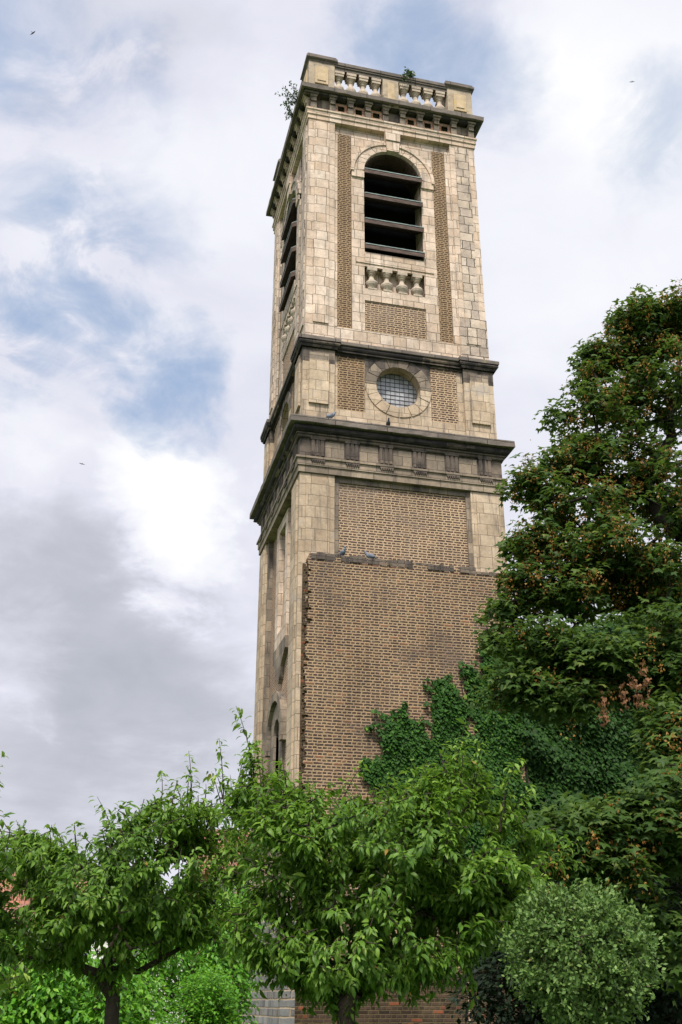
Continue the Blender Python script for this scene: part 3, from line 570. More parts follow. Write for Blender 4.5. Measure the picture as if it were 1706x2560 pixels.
house('slate_house', (p3[0], p3[1], 0), 'white rendered house with dark slate roof glimpsed between the cherry trees', 8.2, 7, 4.3, 2.0, rad(3), 'render_white', 'slate', [(-2.4, 2.2), (-.2, 2.2), (2, 2.2)])

# ------------------------------------------------------------------ pigeons and birds
def pigeon(loc, rz, m_, label, s=1.0):
    R = Matrix.Translation(Vector(loc)) @ Matrix.Rotation(rz, 4, 'Z') @ Matrix.Scale(s, 4)
    bm = bmesh.new()
    def ell(c, r, rot=0.0):
        bmesh.ops.create_uvsphere(bm, u_segments=14, v_segments=9, radius=1, matrix=R @ Matrix.Translation(c) @ Matrix.Rotation(rot, 4, 'Y') @ Matrix.Diagonal((*r, 1)))
    ell((0, 0, .115), (.125, .065, .068), rad(-22)); ell((.10, 0, .185), (.042, .036, .065), rad(25)); ell((.128, 0, .245), (.038, .031, .033))
    ell((-.16, 0, .075), (.10, .032, .014), rad(-20)); ell((-.04, .055, .125), (.115, .02, .05), rad(-18)); ell((-.04, -.055, .125), (.115, .02, .05), rad(-18))
    me = bpy.data.meshes.new('pigeon'); bm.to_mesh(me); bm.free(); me.polygons.foreach_set('use_smooth', [True] * len(me.polygons)); uv_box(me)
    o = thing('pigeon', loc, label, 'pigeon', 'pigeons perched on the tower'); b = link('body', me, m_, o)
    P = lambda *q: tuple(R @ Vector(q))
    MB().add([P(.16, .008, .25), P(.16, -.008, .25), P(.16, 0, .238), P(.185, 0, .238)], [(0, 1, 3), (1, 2, 3), (2, 0, 3), (0, 2, 1)]).build('beak', 'beak', o)
    for sg in (1, -1):
        MB().add([P(x + .0, sg * .025 + y, z) for x, y, z in ((.012, .006, .0), (.012, -.006, 0), (0, -.006, 0), (0, .006, 0), (.012, .006, .065), (.012, -.006, .065), (0, -.006, .065), (0, .006, .065))],
                 [(0, 1, 2, 3), (4, 7, 6, 5), (0, 4, 5, 1), (1, 5, 6, 2), (2, 6, 7, 3), (3, 7, 4, 0)]).build('leg', 'beak', o)
    return o
pigeon((.74, -.16, 14.485), rad(-20), 'pigeon', 'grey pigeon on the main cornice below the left pier', .75)
pigeon((2.19, -.16, 14.485), rad(-100), 'pigeon_dark', 'dark pigeon facing out on the main cornice under the round window', .7)
pigeon((1.06, -.06, 10.95), rad(-75), 'pigeon', 'upright grey pigeon on the broken top of the brick infill', .8)
pigeon((1.70, -.06, 10.93), rad(175), 'pigeon', 'crouching pigeon with tail to the right on the brick infill edge', .8)
def flying(px, py, dist, rz, label, span=.5):
    c = Vector(at(px, py, dist)); R = Matrix.Translation(c) @ Matrix.Rotation(rz, 4, 'Z') @ Matrix.Rotation(rad(18), 4, 'Y')
    P = lambda x, y, z: tuple(R @ Vector((x * span, y * span, z * span)))
    mb = MB()
    for sg in (1, -1):
        mb.add([P(.12, 0, .03), P(.16, sg * .35, .12), P(-.02, sg * 1.0, .05), P(-.10, sg * .4, .10), P(-.10, 0, .03), P(.12, 0, .0), P(.16, sg * .35, .10), P(-.02, sg * 1.0, .045), P(-.10, sg * .4, .085), P(-.10, 0, .0)],
               [(0, 1, 3, 4), (1, 2, 3), (5, 9, 8, 6), (6, 8, 7), (0, 5, 6, 1), (1, 6, 7, 2), (2, 7, 8, 3), (3, 8, 9, 4), (4, 9, 5, 0)])
    mb.add([P(.32, 0, 0), P(.1, .07, 0), P(-.2, .06, 0), P(-.42, .1, 0), P(-.42, -.1, 0), P(-.2, -.06, 0), P(.1, -.07, 0), P(.1, 0, .08), P(-.2, 0, .06), P(.1, 0, -.08), P(-.2, 0, -.06)],
           [(0, 1, 7), (1, 2, 8, 7), (2, 3, 8), (3, 4, 8), (4, 5, 8), (5, 6, 7, 8), (6, 0, 7), (0, 9, 1), (1, 9, 10, 2), (2, 10, 3), (3, 10, 4), (4, 10, 5), (5, 10, 9, 6), (6, 9, 0)])
    o = mb.build('flying_bird', 'pigeon_dark'); tag(o, label, 'bird', 'birds high in the sky'); return o
flying(82, 82, 78, rad(40), 'dark bird gliding near the upper left corner of the sky', .42)
flying(205, 1160, 95, rad(110), 'tiny bird flying low left of the tower against cloud', .36)
flying(1581, 204, 95, rad(70), 'tiny bird in the bright cloud right of the tower top', .36)

# ------------------------------------------------------------------ foliage helpers
def np_mesh(name, V, faces_flat, tot, rnd=None):
    me = bpy.data.meshes.new(name); nv = len(V); nl = len(faces_flat); nf = len(tot)
    me.vertices.add(nv); me.vertices.foreach_set('co', np.asarray(V, 'f').ravel())
    me.loops.add(nl); me.loops.foreach_set('vertex_index', np.asarray(faces_flat, 'i'))
    me.polygons.add(nf); tot = np.asarray(tot, 'i'); st = np.concatenate([[0], np.cumsum(tot)[:-1]]).astype('i')
    me.polygons.foreach_set('loop_start', st); me.polygons.foreach_set('loop_total', tot)
    if rnd is not None: me.attributes.new('rnd', 'FLOAT', 'POINT').data.foreach_set('value', np.asarray(rnd, 'f'))
    me.update(calc_edges=True); return me
def nrm(a): return a / np.maximum(np.linalg.norm(a, axis=-1, keepdims=True), 1e-9)
# leaf templates: x = along the leaf, y = across, z = leaf normal; unit length
def t_cherry():
    v = [(0, 0, 0), (.30, .19, .05), (.32, 0, 0), (.30, -.19, .05), (.66, .17, .0), (.68, 0, -.06), (.66, -.17, .0), (1, 0, -.30)]
    return np.array(v), [(0, 2, 1), (0, 3, 2), (2, 5, 4, 1), (2, 3, 6, 5), (5, 7, 4), (5, 6, 7)]
def t_maple():
    ang = [(180, .12), (140, .42), (118, .30), (78, .62), (52, .30), (28, .52), (0, .78), (-28, .52), (-52, .30), (-78, .62), (-118, .30), (-140, .42)]
    v = [(0.25, 0, .05)] + [(.25 + r * math.cos(rad(a)), r * math.sin(rad(a)), -.10 * r * (1 + abs(math.sin(rad(a))))) for a, r in ang]
    n = len(ang); return np.array(v), [(0, 1 + (i + 1) % n, 1 + i) for i in range(n)]
def t_maple5():
    ang = [(180, .1), (125, .45), (75, .62), (45, .28), (0, .8), (-45, .28), (-75, .62), (-125, .45)]
    v = [(0.25, 0, .06)] + [(.25 + r * math.cos(rad(a)), r * math.sin(rad(a)), -.12 * r * (1 + abs(math.sin(rad(a))))) for a, r in ang]
    n = len(ang); return np.array(v), [(0, 1 + (i + 1) % n, 1 + i) for i in range(n)]
def t_oval():
    return np.array([(0, 0, 0), (.45, .28, .06), (1, 0, 0), (.45, -.28, .06), (.5, 0, -.02)]), [(0, 4, 1), (1, 4, 2), (0, 3, 4), (3, 2, 4)]
def t_ivy():
    return np.array([(0, 0, 0), (.12, .42, -.04), (.5, .30, .03), (1, 0, -.08), (.5, -.30, .03), (.12, -.42, -.04), (.4, 0, .06)]), [(0, 6, 1), (1, 6, 2), (2, 6, 3), (3, 6, 4), (4, 6, 5), (5, 6, 0)]
def t_key():
    return np.array([(0, 0, 0), (.5, .30, .0), (1, .34, .0), (.9, .12, .05), (.45, .05, .05), (.9, -.12, .05), (1, -.34, 0), (.5, -.30, 0)]), [(0, 4, 3, 2, 1), (0, 7, 6, 5, 4)]
def leaves(name, material, parent, tmpl, pos, ax, nr, size, rnd):
    v, f = tmpl; n = len(pos)
    x = nrm(ax); y = nrm(np.cross(nr, x)); z = np.cross(x, y)
    Rm = np.stack([x, y, z], -1)                                   # n,3,3
    V = np.einsum('nij,vj->nvi', Rm, v) * size[:, None, None] + pos[:, None, :]
    fl = np.array([i for q in f for i in q]); tt = np.array([len(q) for q in f])
    F = (fl[None, :] + (np.arange(n) * len(v))[:, None]).ravel()
    me = np_mesh(name, V.reshape(-1, 3), F, np.tile(tt, n), np.repeat(rnd, len(v)))
    return link(name, me, material, parent)
def rv(n, s=1.0): return RNG.normal(0, s, (n, 3))

def grow(trunk, targets, seg=.3, up=.15, jit=.05):
    """attach every target point to the nearest limb, nearest first -> nodes, parent index, end node of each target"""
    nodes = [np.array(q, float) for q in trunk]; par = [-1] + list(range(len(trunk) - 1))
    c = np.array(trunk[-1]); order = np.argsort(np.linalg.norm(targets - c, axis=1)); ends = np.zeros(len(targets), int)
    cap = 400000; A = np.zeros((cap, 3)); A[:len(nodes)] = nodes; cnt = len(nodes); P = list(par); D = np.zeros(cap); lo = max(0, len(trunk) - 2)
    for ti in order:
        g = targets[ti]; d = np.linalg.norm(A[lo:cnt] - g, axis=1) + .16 * D[lo:cnt]
        j = lo + int(np.argmin(d)); s = A[j]; L = np.linalg.norm(g - s); k = max(1, int(L / seg)); prev = j
        for i in range(1, k + 1):
            t = i / k; q = s + (g - s) * t + np.array([0, 0, up * L * math.sin(math.pi * t) * .5])
            if i < k: q = q + RNG.normal(0, jit * min(1, L), 3)
            A[cnt] = q; P.append(prev); D[cnt] = D[prev] + L / k; prev = cnt; cnt += 1
        ends[ti] = prev
    return A[:cnt].copy(), np.array(P), ends
def limbs(name, material, parent, A, P, r0, rtip, rmin=0.0, power=.5, sides=6, trunk_n=0):
    n = len(A); w = np.zeros(n); child = np.bincount(P[P >= 0], minlength=n); w[child == 0] = 1
    for i in range(n - 1, 0, -1):
        if P[i] >= 0: w[P[i]] += w[i]
    r = rtip * w ** power; r = np.minimum(r, r0); 
    e = np.array([i for i in range(1, n) if r[i] >= rmin]); 
    a = A[P[e]]; b = A[e]; dr = nrm(b - a); ref = np.where(np.abs(dr[:, 2:3]) > .9, np.array([[1., 0, 0]]), np.array([[0, 0, 1.]])); x = nrm(np.cross(dr, ref)); y = np.cross(dr, x)
    ra = np.minimum(r[P[e]], r[e] * 1.25 + .004); rb = r[e]
    th = np.arange(sides) * 2 * math.pi / sides; cs, sn = np.cos(th), np.sin(th)
    ring = x[:, None, :] * cs[None, :, None] + y[:, None, :] * sn[None, :, None]
    V = np.concatenate([(a - dr * .2 * ra[:, None])[:, None, :] + ring * ra[:, None, None], b[:, None, :] + ring * rb[:, None, None]], 1)
    q = []
    for i in range(sides): j = (i + 1) % sides; q += [i, j, sides + j, sides + i]
    F = (np.array(q)[None, :] + (np.arange(len(e)) * 2 * sides)[:, None]).ravel()
    me = np_mesh(name, V.reshape(-1, 3), F, np.full(len(e) * sides, 4)); me.polygons.foreach_set('use_smooth', [True] * len(me.polygons)); uv_box(me)
    return link(name, me, material, parent)
def blob_pts(c, r, n, shell=.55):
    d = nrm(rv(n)); rr = (shell + (1 - shell) * RNG.random(n) ** .6)[:, None]
    return np.array(c) + d * rr * np.array(r)
CR = RT; CF = np.array([_sy, _cy, 0])        # directions: to the right of the view, and away from the camera on the ground
def screen_blob(px, py, dist, rx, ry, rdepth, n, shell=.5):
    c = at(px, py, dist); k = dist / FPX * 1.05
    q = blob_pts((0, 0, 0), (1, 1, 1), n, shell)
    return c + q[:, :1] * CR * rx * k + q[:, 1:2] * CF * rdepth + q[:, 2:3] * np.array([0, 0, 1]) * ry * k
# ------------------------------------------------------------------ cherry trees
def twig_leaves(A, P, ends, per, length, spread):
    """points along the outer stretch of each twig + its direction"""
    e = ends; tip = A[e]; p1 = P[e]; p2 = np.where(P[p1] >= 0, P[p1], p1)
    d = nrm(tip - A[p2] + 1e-4)
    n = len(e); t = RNG.random((n, per)) ** .8
    pos = tip[:, None, :] - d[:, None, :] * (t * length)[..., None]
    return pos.reshape(-1, 3), np.repeat(d, per, 0), t.ravel()
def cherry(base, fork, label, blobs, shoots, per=19, hang=(), leafsize=.080, limb=(), name='cherry_tree', thin=-.9):
    root = thing(name, tuple(base), label, 'tree', 'cherry trees in front of the tower')
    base = np.array(base); fork = np.array(fork)
    T = np.concatenate([screen_blob(*b) for b in blobs]); T = T[T[:, 2] > .9]
    gq = np.sin(T[:, 0] * 5.1 + 2 * np.sin(T[:, 2] * 4.3)) + np.sin(T[:, 1] * 4.7 + T[:, 2] * 2.9) + np.sin(T[:, 2] * 6.1 + T[:, 0] * 2.3); T = T[gq > thin]
    tr = [base + (fork - base) * t + np.array([.03 * math.sin(5 * t), .02 * math.cos(4 * t), 0]) for t in np.linspace(0, 1, 7)]
    pre = [np.array(at(*q)) for q in limb]
    T2 = np.concatenate([np.array(pre).reshape(-1, 3), T]) if len(pre) else T
    A, P, ends = grow(tr, T2, .22, .12, .035)
    limbs('trunk', 'bark', root, A, P, .13, .0042, .011, .47, 8)
    tw = limbs('twig', 'bark', root, A, P, .0109, .0042, 0, .47, 4)
    pos, d, t = twig_leaves(A, P, ends[len(pre):], per, .34, .1)
    # long upright shoots above the crown
    sp, sd = [], []
    mbv = []
    sh2 = list(shoots)
    for (xa, ya, xb, yb, dist, nl) in shoots:
        if nl >= 40:
            for k in range(3):
                f0 = RNG.uniform(0, .3); f1 = RNG.uniform(.5, .8); o = RNG.normal(0, 26); sh2.append((xa + (xb - xa) * f0, ya + (yb - ya) * f0, xa + (xb - xa) * f1 + o, ya + (yb - ya) * f1, dist, int(nl * .5)))
    for (xa, ya, xb, yb, dist, nl) in sh2:
        a = at(xa, ya, dist); b = at(xb, yb, dist + RNG.normal(0, .1)); m_ = (a + b) / 2 + RNG.normal(0, .05, 3); L = np.linalg.norm(b - a)
        tt = RNG.random(nl) ** .75; q = (1 - tt)[:, None] ** 2 * a + 2 * (tt * (1 - tt))[:, None] * m_ + tt[:, None] ** 2 * b
        sp.append(q + rv(nl, .02)); sd.append(np.repeat(nrm((b - a)[None]), nl, 0)); mbv.append((a, m_, b))
    if mbv:
        for a, m_, b in mbv:
            mb = MB(); pts = [tuple((1 - s) ** 2 * a + 2 * s * (1 - s) * m_ + s * s * b) for s in np.linspace(0, 1, 7)]
            for k in range(6):
                p, q = np.array(pts[k]), np.array(pts[k + 1]); w0, w1 = .008 - k * .001, .007 - k * .001
                mb.hexa([p + CR * w0 + CF * w0, p - CR * w0 + CF * w0, p - CR * w0 - CF * w0, p + CR * w0 - CF * w0], [q + CR * w1 + CF * w1, q - CR * w1 + CF * w1, q - CR * w1 - CF * w1, q + CR * w1 - CF * w1])
            mb.build('shoot', 'bark', root, fix=False)
        pos = np.concatenate([pos] + sp); d = np.concatenate([d] + sd)
    n = len(pos); c = T.mean(0); nsh = sum(len(q) for q in sp)
    side = nrm(np.cross(d, rv(n)) + 1e-6)
    out = nrm(pos - c) * np.array([1, 1, .6])
    ax = nrm(side * .75 + d * .35 + out * .35 + np.array([0, 0, -.62]) + rv(n, .22))
    nr = nrm(np.array([0, 0, 1.0]) + out * .55 + rv(n, .35))
    pos = pos + side * .02
    size = leafsize * np.clip(RNG.lognormal(-.08, .28, n), .4, 1.45)
    clump = .5 + .5 * np.sin(pos[:, 0] * 3.1 + 1.3 * np.sin(pos[:, 2] * 2.3)) * np.cos(pos[:, 1] * 2.7)
    rnd = np.clip(RNG.beta(2, 2.6, n) * .75 + .2 * clump, 0, 1); rnd[n - nsh:] = np.clip(rnd[n - nsh:] + .22, 0, .95); rnd = np.where(rnd > .97, .97, rnd); rnd[RNG.random(n) < .003] = 1.0
    leaves('foliage', 'leaf_cherry', root, t_cherry(), pos, ax, nr, size, rnd)
    return root
#           px   py  dist rx  ry depth n
cA = at(872, 2560, 10.4); cA[2] = 0
cherry(cA, at(872, 2520, 10.4), 'nearest bushy cherry tree with drooping leaves in front of the middle of the tower',
    [(950, 2150, 10.4, 330, 175, 1.25, 430), (680, 2110, 10.4, 150, 165, 1.0, 200), (1190, 2130, 10.4, 175, 160, 1.0, 230), (690, 2310, 10.2, 120, 100, .7, 120), (880, 2370, 10.0, 210, 110, .8, 210),
     (1080, 2310, 10.2, 150, 120, .8, 170), (665, 1985, 10.5, 85, 95, .6, 90), (1130, 1985, 10.4, 90, 120, .6, 110), (820, 2030, 10.6, 150, 75, .8, 130), (980, 2030, 10.6, 130, 80, .8, 120), (1310, 2140, 10.2, 90, 70, .5, 70), (1240, 2260, 10.2, 80, 90, .5, 70), (860, 2450, 10.3, 70, 70, .35, 40), (1140, 2420, 10.1, 45, 60, .3, 16), (1370, 2120, 10.0, 70, 45, .4, 50), (1290, 2200, 9.9, 80, 60, .5, 50), (870, 2200, 10.6, 150, 100, .6, 110), (800, 2130, 10.3, 120, 90, .6, 60), (1020, 2200, 10.2, 120, 100, .6, 70)],
    [(1130, 2020, 1165, 1808, 10.3, 60), (1250, 2080, 1302, 1893, 10.2, 46), (1175, 2010, 1205, 1850, 10.4, 40), (640, 2010, 590, 1765, 10.6, 62), (655, 2020, 640, 1850, 10.5, 50), (720, 2020, 705, 1885, 10.5, 34), (850, 2020, 905, 1915, 10.6, 22),
     (1040, 2010, 1030, 1900, 10.5, 30), (1330, 2140, 1450, 2095, 10.1, 34), (1310, 2180, 1445, 2160, 10.0, 36), (1185, 2380, 1192, 2505, 9.9, 16), (1065, 2380, 1095, 2450, 9.9, 18), (960, 2020, 985, 1930, 10.6, 26), (780, 2030, 770, 1940, 10.6, 24), (1210, 2250, 1345, 2270, 9.9, 26)],
    per=25, limb=[(830, 2440, 10.4), (930, 2430, 10.5), (760, 2360, 10.4), (1010, 2350, 10.3), (870, 2330, 10.6), (1120, 2250, 10.3), (680, 2250, 10.4)])
cB = at(288, 2560, 12.0); cB[2] = 0
cherry(cB, at(290, 2490, 12.0), 'spreading vase shaped cherry tree left of the tower with forked trunk',
    [(150, 2210, 12.0, 230, 110, 1.4, 400), (380, 2160, 12.0, 170, 140, 1.3, 330), (545, 2120, 12.0, 115, 125, 1.0, 190), (260, 2290, 11.7, 240, 75, 1.2, 230), (480, 2255, 12.0, 130, 70, .9, 120), (30, 2190, 12.0, 120, 110, 1.1, 230), (70, 2240, 11.6, 120, 60, .6, 80), (60, 2330, 11.6, 120, 70, .7, 90), (440, 2060, 12.0, 90, 70, .7, 80), (560, 2350, 11.8, 70, 40, .5, 24), (250, 2380, 11.9, 120, 40, .6, 40)],
    [(300, 2130, 243, 1992, 12, 24), (385, 2080, 403, 1930, 12, 34), (470, 2050, 472, 1878, 12, 48), (560, 2040, 548, 1846, 12.1, 40), (600, 2000, 615, 1880, 12, 36), (190, 2120, 185, 2058, 12, 22), (60, 2120, 40, 2050, 12, 22), (110, 2110, 130, 2062, 12, 20), (330, 2110, 322, 2040, 12, 22), (430, 2030, 445, 1950, 12, 26), (505, 2040, 515, 1960, 12, 26), (0, 2120, -10, 2055, 12, 20), (260, 2120, 280, 2060, 12, 18)],
    per=23, thin=-.8, leafsize=.081, limb=[(250, 2440, 12), (345, 2430, 12), (200, 2380, 11.9), (400, 2400, 12), (470, 2360, 12), (560, 2325, 12), (425, 2230, 12.1), (300, 2330, 12.1), (320, 2230, 12)])
cC = at(-190, 2560, 10.5); cC[2] = 0
cherry(cC, at(-180, 2500, 10.5), 'cherry tree mostly out of view at the far left edge with leaves reaching in',
    [(-160, 2150, 10.5, 170, 170, 1.2, 200), (-40, 2230, 10.6, 80, 90, .6, 60), (10, 2430, 10.4, 60, 40, .4, 22)],
    [(-60, 2080, -2, 1885, 10.4, 46), (-40, 2100, -12, 1960, 10.4, 40), (-20, 2480, 70, 2440, 10.3, 24), (-20, 2500, 10, 2540, 10.3, 14)], per=14,
    limb=[(-60, 2490, 10.4), (60, 2450, 10.4), (-160, 2350, 10.5)])
# ------------------------------------------------------------------ maple
mroot = at(1760, 2560, 17.5); mroot[2] = 0
MT = thing('maple_tree', tuple(mroot), 'huge dark green maple with orange seed clusters overhanging the right side', 'tree')
D0 = 17.5
mb_ = [(1600, 850, 17.5, 90, 100, 1.6, 90), (1690, 800, 17.6, 70, 80, 1.2, 70), (1590, 800, 17.5, 50, 40, .8, 26), (1500, 900, 17.4, 50, 50, .8, 30), (1530, 960, 17.4, 110, 90, 1.6, 90), (1480, 1060, 17.2, 120, 80, 1.6, 90), (1650, 1000, 17.5, 110, 130, 2.0, 110), (1400, 1060, 17, 50, 60, .8, 26),
       (1560, 1180, 17.2, 140, 100, 1.8, 120), (1420, 1150, 16.8, 70, 60, 1.0, 46), (1340, 1210, 16.6, 80, 45, .9, 44), (1460, 1270, 16.6, 130, 70, 1.5, 90), (1660, 1260, 17.2, 90, 130, 2.0, 100), (1360, 1360, 16.4, 100, 50, 1.1, 70),
       (1500, 1390, 16.4, 140, 80, 1.5, 110), (1300, 1450, 16.2, 60, 55, .8, 44), (1420, 1480, 16.2, 130, 60, 1.2, 80), (1270, 1560, 16.0, 55, 70, .8, 50), (1360, 1620, 15.8, 120, 80, 1.1, 110), (1500, 1670, 15.8, 130, 80, 1.2, 110),
       (1640, 1460, 16.4, 100, 80, 1.5, 90), (1660, 1640, 15.8, 80, 120, 1.4, 90), (1300, 1710, 15.6, 80, 60, .8, 54), (1420, 1745, 15.4, 90, 40, .7, 40), (1650, 1770, 15.4, 60, 50, .9, 34), (1740, 900, 18, 90, 180, 2.0, 60), (1780, 1300, 17.8, 90, 250, 2.2, 90), (1780, 1700, 16.5, 80, 180, 1.8, 60),
       (1630, 2010, 13.4, 100, 70, .8, 100), (1480, 2085, 13.2, 110, 65, .8, 90), (1390, 2120, 13.0, 70, 60, .6, 44), (1640, 2110, 13.2, 90, 90, .8, 90), (1540, 2150, 13.0, 90, 60, .6, 60), (1660, 2310, 13.2, 70, 70, .6, 50), (1690, 1850, 15, 60, 60, .6, 60), (1730, 2100, 13.6, 60, 200, .8, 60), (1690, 2420, 13.2, 40, 40, .4, 16), (1690, 1870, 14.6, 55, 60, .5, 90)]
MTg = np.concatenate([screen_blob(x, y, d_, rx, ry, dd * .7, int(n * 1.75), .2) for (x, y, d_, rx, ry, dd, n) in mb_])
gn = np.sin(MTg[:, 0] * 5.3 + 1.7 * np.sin(MTg[:, 2] * 3.9)) + np.sin(MTg[:, 1] * 3.1 + MTg[:, 2] * 2.3) + np.sin(MTg[:, 2] * 6.3 + MTg[:, 0] * 2.1)
MTg = MTg[gn > np.where(MTg[:, 2] > 8.5, .0, -.45)]
mtr = [np.array(mroot) + np.array([.1 * math.sin(h), .1 * math.cos(h * .7), h]) for h in np.linspace(0, 5, 8)]
lim = np.array([at(*q) for q in [(1740, 2100, 17.5), (1730, 1800, 17.5), (1720, 1600, 17.4), (1690, 1450, 17.3), (1660, 1300, 17.3), (1640, 1150, 17.3), (1560, 1115, 17.1), (1620, 950, 17.4), (1640, 1515, 16.9), (1540, 1530, 16.5), (1440, 1565, 16.3), (1600, 1380, 16.9), (1480, 1330, 16.7), (1740, 2250, 15.8), (1660, 2150, 14)]])
mA, mP, mE = grow(mtr, np.concatenate([lim, MTg]), .45, .06, .05)
limbs('trunk', 'bark_maple', MT, mA, mP, .34, .0075, .03, .52, 8)
limbs('twig', 'bark_maple', MT, mA, mP, .0299, .0075, 0, .52, 4)
tips = mA[mE[len(lim):]]; per = 17; n = len(tips) * per
cl_r = np.repeat(RNG.uniform(.15, .33, len(tips)), per)
dd = nrm(rv(n) * np.array([1, 1, .8]) + np.array([0, 0, .25])); pos = np.repeat(tips, per, 0) + dd * (cl_r * RNG.random(n) ** .45)[:, None] * np.array([1.1, 1.1, .75])
nr = nrm(dd * .7 + np.array([-.1, -.25, .75]) + rv(n, .35)); ax = nrm(dd * np.array([1, 1, .3]) + np.array([0, 0, -.45]) + rv(n, .3))
crnd = np.repeat(RNG.random(len(tips)), per)
leaves('foliage', 'leaf_maple', MT, t_maple5(), pos, ax, nr, RNG.uniform(.075, .15, n), np.clip(.55 * RNG.random(n) + .45 * crnd - .03 * (RNG.random(n) < .5), 0, .96))
sel = RNG.random(len(tips)) < np.where(tips[:, 2] > 7.5, .55, .12)
kp = tips[sel]; kn = 20; n = len(kp) * kn
kc = np.repeat(kp + rv(len(kp), .10) + np.array([-.04, -.22, -.08]), kn, 0); pos = kc + rv(n, .055) * np.array([1, 1, 1.5])
leaves('seed_clusters', 'samara', MT, t_key(), pos, nrm(rv(n, .6) + np.array([0, 0, -1])), nrm(rv(n)), RNG.uniform(.026, .045, n), RNG.random(n))
dead = np.concatenate([screen_blob(x, y, 15.0, rx, ry, .25, n_, .0) for x, y, rx, ry, n_ in [(1510, 1770, 9, 50, 34), (1598, 1740, 8, 44, 26), (1560, 1740, 9, 40, 24), (1614, 1700, 8, 50, 26), (1580, 1700, 10, 20, 14)]]); n = len(dead)
leaves('withered_leaves', 'leaf_dead', MT, t_maple5(), dead, nrm(rv(n, .3) + np.array([0, 0, -1])), nrm(rv(n)), RNG.uniform(.05, .09, n), RNG.random(n))
# ------------------------------------------------------------------ ivy on the tower and the ruined wall
def in_poly(pts, poly):
    x, y = pts[:, 0], pts[:, 1]; r = np.zeros(len(pts), bool); j = len(poly) - 1
    for i in range(len(poly)):
        xi, yi = poly[i]; xj, yj = poly[j]
        c = ((yi > y) != (yj > y)) & (x < (xj - xi) * (y - yi) / (yj - yi + 1e-12) + xi); r ^= c; j = i
    return r
def ivy(label, polys, Y, dens, zmin, size=.085, bulge=.13, runners=0, lm='leaf_ivy'):
    allp = []
    for poly in polys:
        w_ = [on_front(x, y, Y) for x, y in poly]; q = np.array([(a[0], a[2]) for a in w_])
        lo, hi = q.min(0), q.max(0); n = int((hi - lo).prod() * dens); p = lo + RNG.random((n, 2)) * (hi - lo)
        wob = np.stack([np.sin(p[:, 1] * 7.3) + np.sin(p[:, 1] * 17 + 1), np.sin(p[:, 0] * 8.1) + np.sin(p[:, 0] * 19 + 2)], -1) * .05
        p = p[in_poly(p + wob + RNG.normal(0, .035, p.shape), [tuple(a) for a in q])]; allp.append(p)
    p = np.concatenate(allp); run = []
    for k in range(runners):
        q = p[RNG.integers(len(p))]; a = RNG.normal(math.pi / 2 + .5, .5); L = RNG.uniform(.15, .55); m_ = int(L * 60)
        tt = np.sort(RNG.random(m_)); run.append(q + np.stack([np.cos(a + tt) * tt * L, np.sin(a + tt * .5) * tt * L], -1) + RNG.normal(0, .025, (m_, 2)))
    if run:
        run = np.concatenate(run); p = np.concatenate([p, run[(run[:, 0] < 5.15)]])
    p = p[p[:, 1] > zmin]; n = len(p)
    th = bulge * (.45 + .3 * np.sin(p[:, 0] * 3.7 + 2 * np.sin(p[:, 1] * 1.9)) + .25 * np.sin(p[:, 1] * 5.1 + p[:, 0] * 2))
    d = RNG.random(n) ** .5 * np.maximum(th, .03) + .02
    pos = np.stack([p[:, 0], Y - d, p[:, 1]], -1)
    g = thing('ivy', (float(p[:, 0].mean()), Y, 0), label, 'climbing ivy')
    ax = nrm(np.array([0, -.45, -.9]) + rv(n, .38)); nr = nrm(np.array([0, -.9, .42]) + rv(n, .27))
    leaves('foliage', lm, g, t_ivy(), pos, ax, nr, size * RNG.uniform(.55, 1.3, n), np.clip(RNG.beta(2, 3, n) + .25 * (RNG.random(n) < .06), 0, 1))
    for k in range(14):
        mb = MB()
        x = RNG.uniform(p[:, 0].min() + .2, p[:, 0].max() - .1); z1 = p[np.abs(p[:, 0] - x) < .2][:, 1].max() - .9 if (np.abs(p[:, 0] - x) < .2).any() else 3
        zz_ = np.linspace(min(zmin + 1.2, z1 - .5), z1, 12); xs = x + np.cumsum(RNG.normal(0, .06, 12))
        for i in range(11):
            w = .02 * (1 - i / 14)
            mb.hexa([(xs[i] - w, Y - .04, zz_[i]), (xs[i] + w, Y - .04, zz_[i]), (xs[i] + w, Y, zz_[i]), (xs[i] - w, Y, zz_[i])], [(xs[i + 1] - w, Y - .04, zz_[i + 1]), (xs[i + 1] + w, Y - .04, zz_[i + 1]), (xs[i + 1] + w, Y, zz_[i + 1]), (xs[i + 1] - w, Y, zz_[i + 1])])
        mb.build('stem', 'bark', g, fix=False)
    return g
ivA = [(1161, 1690), (1150, 1672), (1168, 1668), (1190, 1690), (1200, 1720), (1205, 1650), (1225, 1610), (1262, 1625), (1300, 1600), (1300, 2420), (1170, 2420), (1230, 2100), (1200, 1990), (1215, 1835), (1180, 1760)]
ivB = [(1074, 1758), (1090, 1750), (1100, 1690), (1110, 1684), (1122, 1700), (1140, 1725), (1161, 1758), (1161, 1797), (1175, 1830), (1230, 1840), (1240, 2250), (1000, 2250), (985, 2000), (900, 1945), (915, 1905), (940, 1890), (962, 1900), (948, 1855), (975, 1800), (990, 1810), (1001, 1742), (1012, 1790), (1040, 1800), (1059, 1807), (1064, 1845), (1085, 1850), (1095, 1805), (1082, 1770)]
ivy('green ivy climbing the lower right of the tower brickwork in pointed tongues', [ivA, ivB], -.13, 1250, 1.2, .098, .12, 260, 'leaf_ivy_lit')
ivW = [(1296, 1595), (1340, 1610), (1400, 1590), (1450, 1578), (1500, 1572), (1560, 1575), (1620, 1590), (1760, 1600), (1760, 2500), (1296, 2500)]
ivy('deep shaded mass of ivy covering the ruined wall right of the tower', [ivW], -.05 + .0, 1000, 1.0, .10, .45).location
